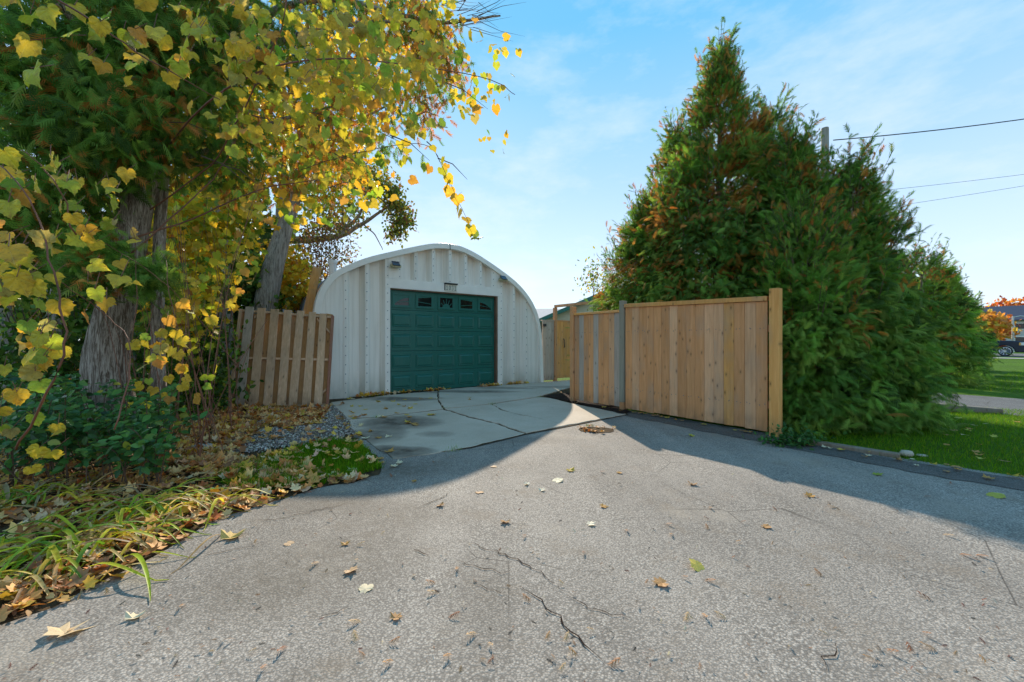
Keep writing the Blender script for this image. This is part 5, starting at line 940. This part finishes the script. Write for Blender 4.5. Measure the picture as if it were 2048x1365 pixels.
def far_tree(label, base, h, r, cols, w, n):
    t_ = thing('far_tree', label, 'tree', base, 0, 'autumn trees across the street'); trunkmesh([(0, 0, -.05), (0, 0, h*.4), (.2, 0, h*.8)], [.22, .17, .06], 8).build('trunk', M_bark2, t_, True); crown_clumps('crown', t_, base, [(base[0], base[1], h*.62, r, r, h*.36, 1)], n, MAPLE, (.35, .6), cols, w, M_lf, sub=14, subr=.5)
ORG = [(.55, .16, .04), (.62, .28, .05), (.42, .08, .04), (.60, .42, .06)]
p = P(1996, 690, 52); far_tree('orange tree in front of the far grey house', (p.x, p.y, 0), 4.6, .9, ORG, (2, 3, 1, 2), 420)
p = P(2050, 690, 72); far_tree('red-orange tree rising behind the far dark blue roof', (p.x, p.y, 0), 9.2, 5.0, ORG, (3, 2, 2, .5), 1800)
p = P(1975, 690, 45); far_tree('orange tree beside the street end of the hedge', (p.x, p.y, 0), 4.4, 1.0, ORG, (1, 3, 0.3, 3), 450)
p = P(2026, 690, 44); lpo = thing('street_lamp', 'thin pale street lamp post before the far grey house', 'lamp post', (p.x, p.y, 0)); MB().tube([(0, 0, 0), (0, 0, 3.95)], [.11, .08], 8).build('pole', plain('pale_pole', (.55, .56, .55), .6), lpo); MB().tube([(0, 0, 3.85), (.5, -.2, 3.98), (1.0, -.4, 3.9)], .045, 6).build('arm', plain('pale_pole', (.55, .56, .55)), lpo); MB().box((.85, -.5, 3.80), (1.35, -.3, 3.9)).build('lamp_head', M_trim, lpo)
# utility pole and wires
up = Vector((10.95, 14.0, 0)); pole = thing('utility_pole', 'weathered wooden utility pole rising behind the cedar hedge', 'utility pole', up); M_pole = wood('grey_pole_wood', (.20, .19, .16), (.36, .35, .31))
trunkmesh([(0, 0, -.05), (0, 0, 4), (0, 0, CH+(HY-258)/F*14)], [.15, .13, .115], 12, 3, .01).build('pole', M_pole, pole, True); MB().tube([(0, 0, CH+(HY-258)/F*14-.01), (0, 0, CH+(HY-258)/F*14+.02)], .11, 12).build('pole_cap', M_pole, pole); MB().tube([(.1, -.06, 7.75), (.2, -.12, 7.75)], .05, 8).build('insulator', M_black, pole)
M_wire = plain('black_cable', (.03, .03, .035), .6)
def wire(a, c, sag, r, lab):
    m = MB(); m.tube([a.lerp(c, u)-Vector((0, 0, sag*4*u*(1-u))) for u in np.linspace(0, 1, 15)], r, 5); tag(m.build('overhead_wire', M_wire), lab, 'wire', 'overhead wires')
wire(up+Vector((.2, -.12, 8.2)), P(2400, 180, 14), .18, .018, 'thick black cable leaving the utility pole top'); wire(up+Vector((0, 0, 6.3)), P(2400, 300, 14), .1, .006, 'thin upper wire over the farther cedars'); wire(up+Vector((0, 0, 5.6)), P(2400, 310, 14), .08, .006, 'thin lower wire over the farther cedars')
# neighbouring house with green fascia beyond the gate
hb = P(1185, 690, 20); hb.z = 0; nh = thing('neighbour_house', 'cream gabled bungalow with green fascia behind the garden gate', 'house', hb, -.25)
M_cream = plain('cream_siding', (.62, .60, .46), .8, .06); M_gf = plain('green_fascia', (.02, .16, .12), .5, .1); M_gr_roof = plain('grey_shingle_roof', (.32, .33, .35), .9, .15, 20)
MB().prism([(-2.4, 0, 0), (4.4, 0, 0), (4.4, 0, 2.3), (1.0, 0, 3.7), (-2.4, 0, 2.3)], (0, 8, 0)).build('wall', M_cream, nh)
for sx, x1 in ((-1, -2.9), (1, 4.9)):
    MB().hexa([(1.0, -.4, 3.74), (x1, -.4, 2.13), (x1, 8.4, 2.13), (1.0, 8.4, 3.74)], [(1.0, -.4, 3.84), (x1, -.4, 2.23), (x1, 8.4, 2.23), (1.0, 8.4, 3.84)]).build('roof_slope', M_gr_roof, nh); MB().hexa([(1.0, -.45, 3.66), (x1, -.45, 2.05), (x1, -.402, 2.05), (1.0, -.402, 3.66)], [(1.0, -.45, 3.86), (x1, -.45, 2.25), (x1, -.402, 2.25), (1.0, -.402, 3.86)]).build('fascia', M_gf, nh)
w_ = MB().box((-1.5, -.05, 1.1), (-.4, -.002, 2.0)).build('window', M_trim, nh); MB().box((-1.42, -.06, 1.18), (-.48, -.051, 1.92)).build('pane', M_glass, w_)
hb = P(1112, 690, 24); hb.z = 0; nh2 = thing('grey_shed', 'low building with pale grey roof beyond the side fence', 'shed', hb, -.1)
MB().box((-3, 0, 0), (2.2, 5, 2.25)).build('wall', plain('shed_wall', (.30, .31, .32), .8), nh2); MB().hexa([(-3.3, -.4, 2.2), (2.5, -.4, 2.2), (2.5, 5.3, 3.5), (-3.3, 5.3, 3.5)], [(-3.3, -.4, 2.3), (2.5, -.4, 2.3), (2.5, 5.3, 3.6), (-3.3, 5.3, 3.6)]).build('roof', M_gr_roof, nh2); MB().box((-.5, -.06, .9), (.6, -.002, 1.8)).build('window', M_trim, nh2)
bush('garden_shrub', 'small shrub with yellow leaves at the gate end of the cedars', [pc(1205, 580, 10.6, .35, .3, .4, 1), pc(1190, 545, 10.8, .2, .2, .3, .6)], 420, OVAL, (.06, .10), [(.25, .30, .04), (.5, .42, .05), (.1, .18, .03), (.4, .2, .05)], (2, 2, 2, 1), stems=8)
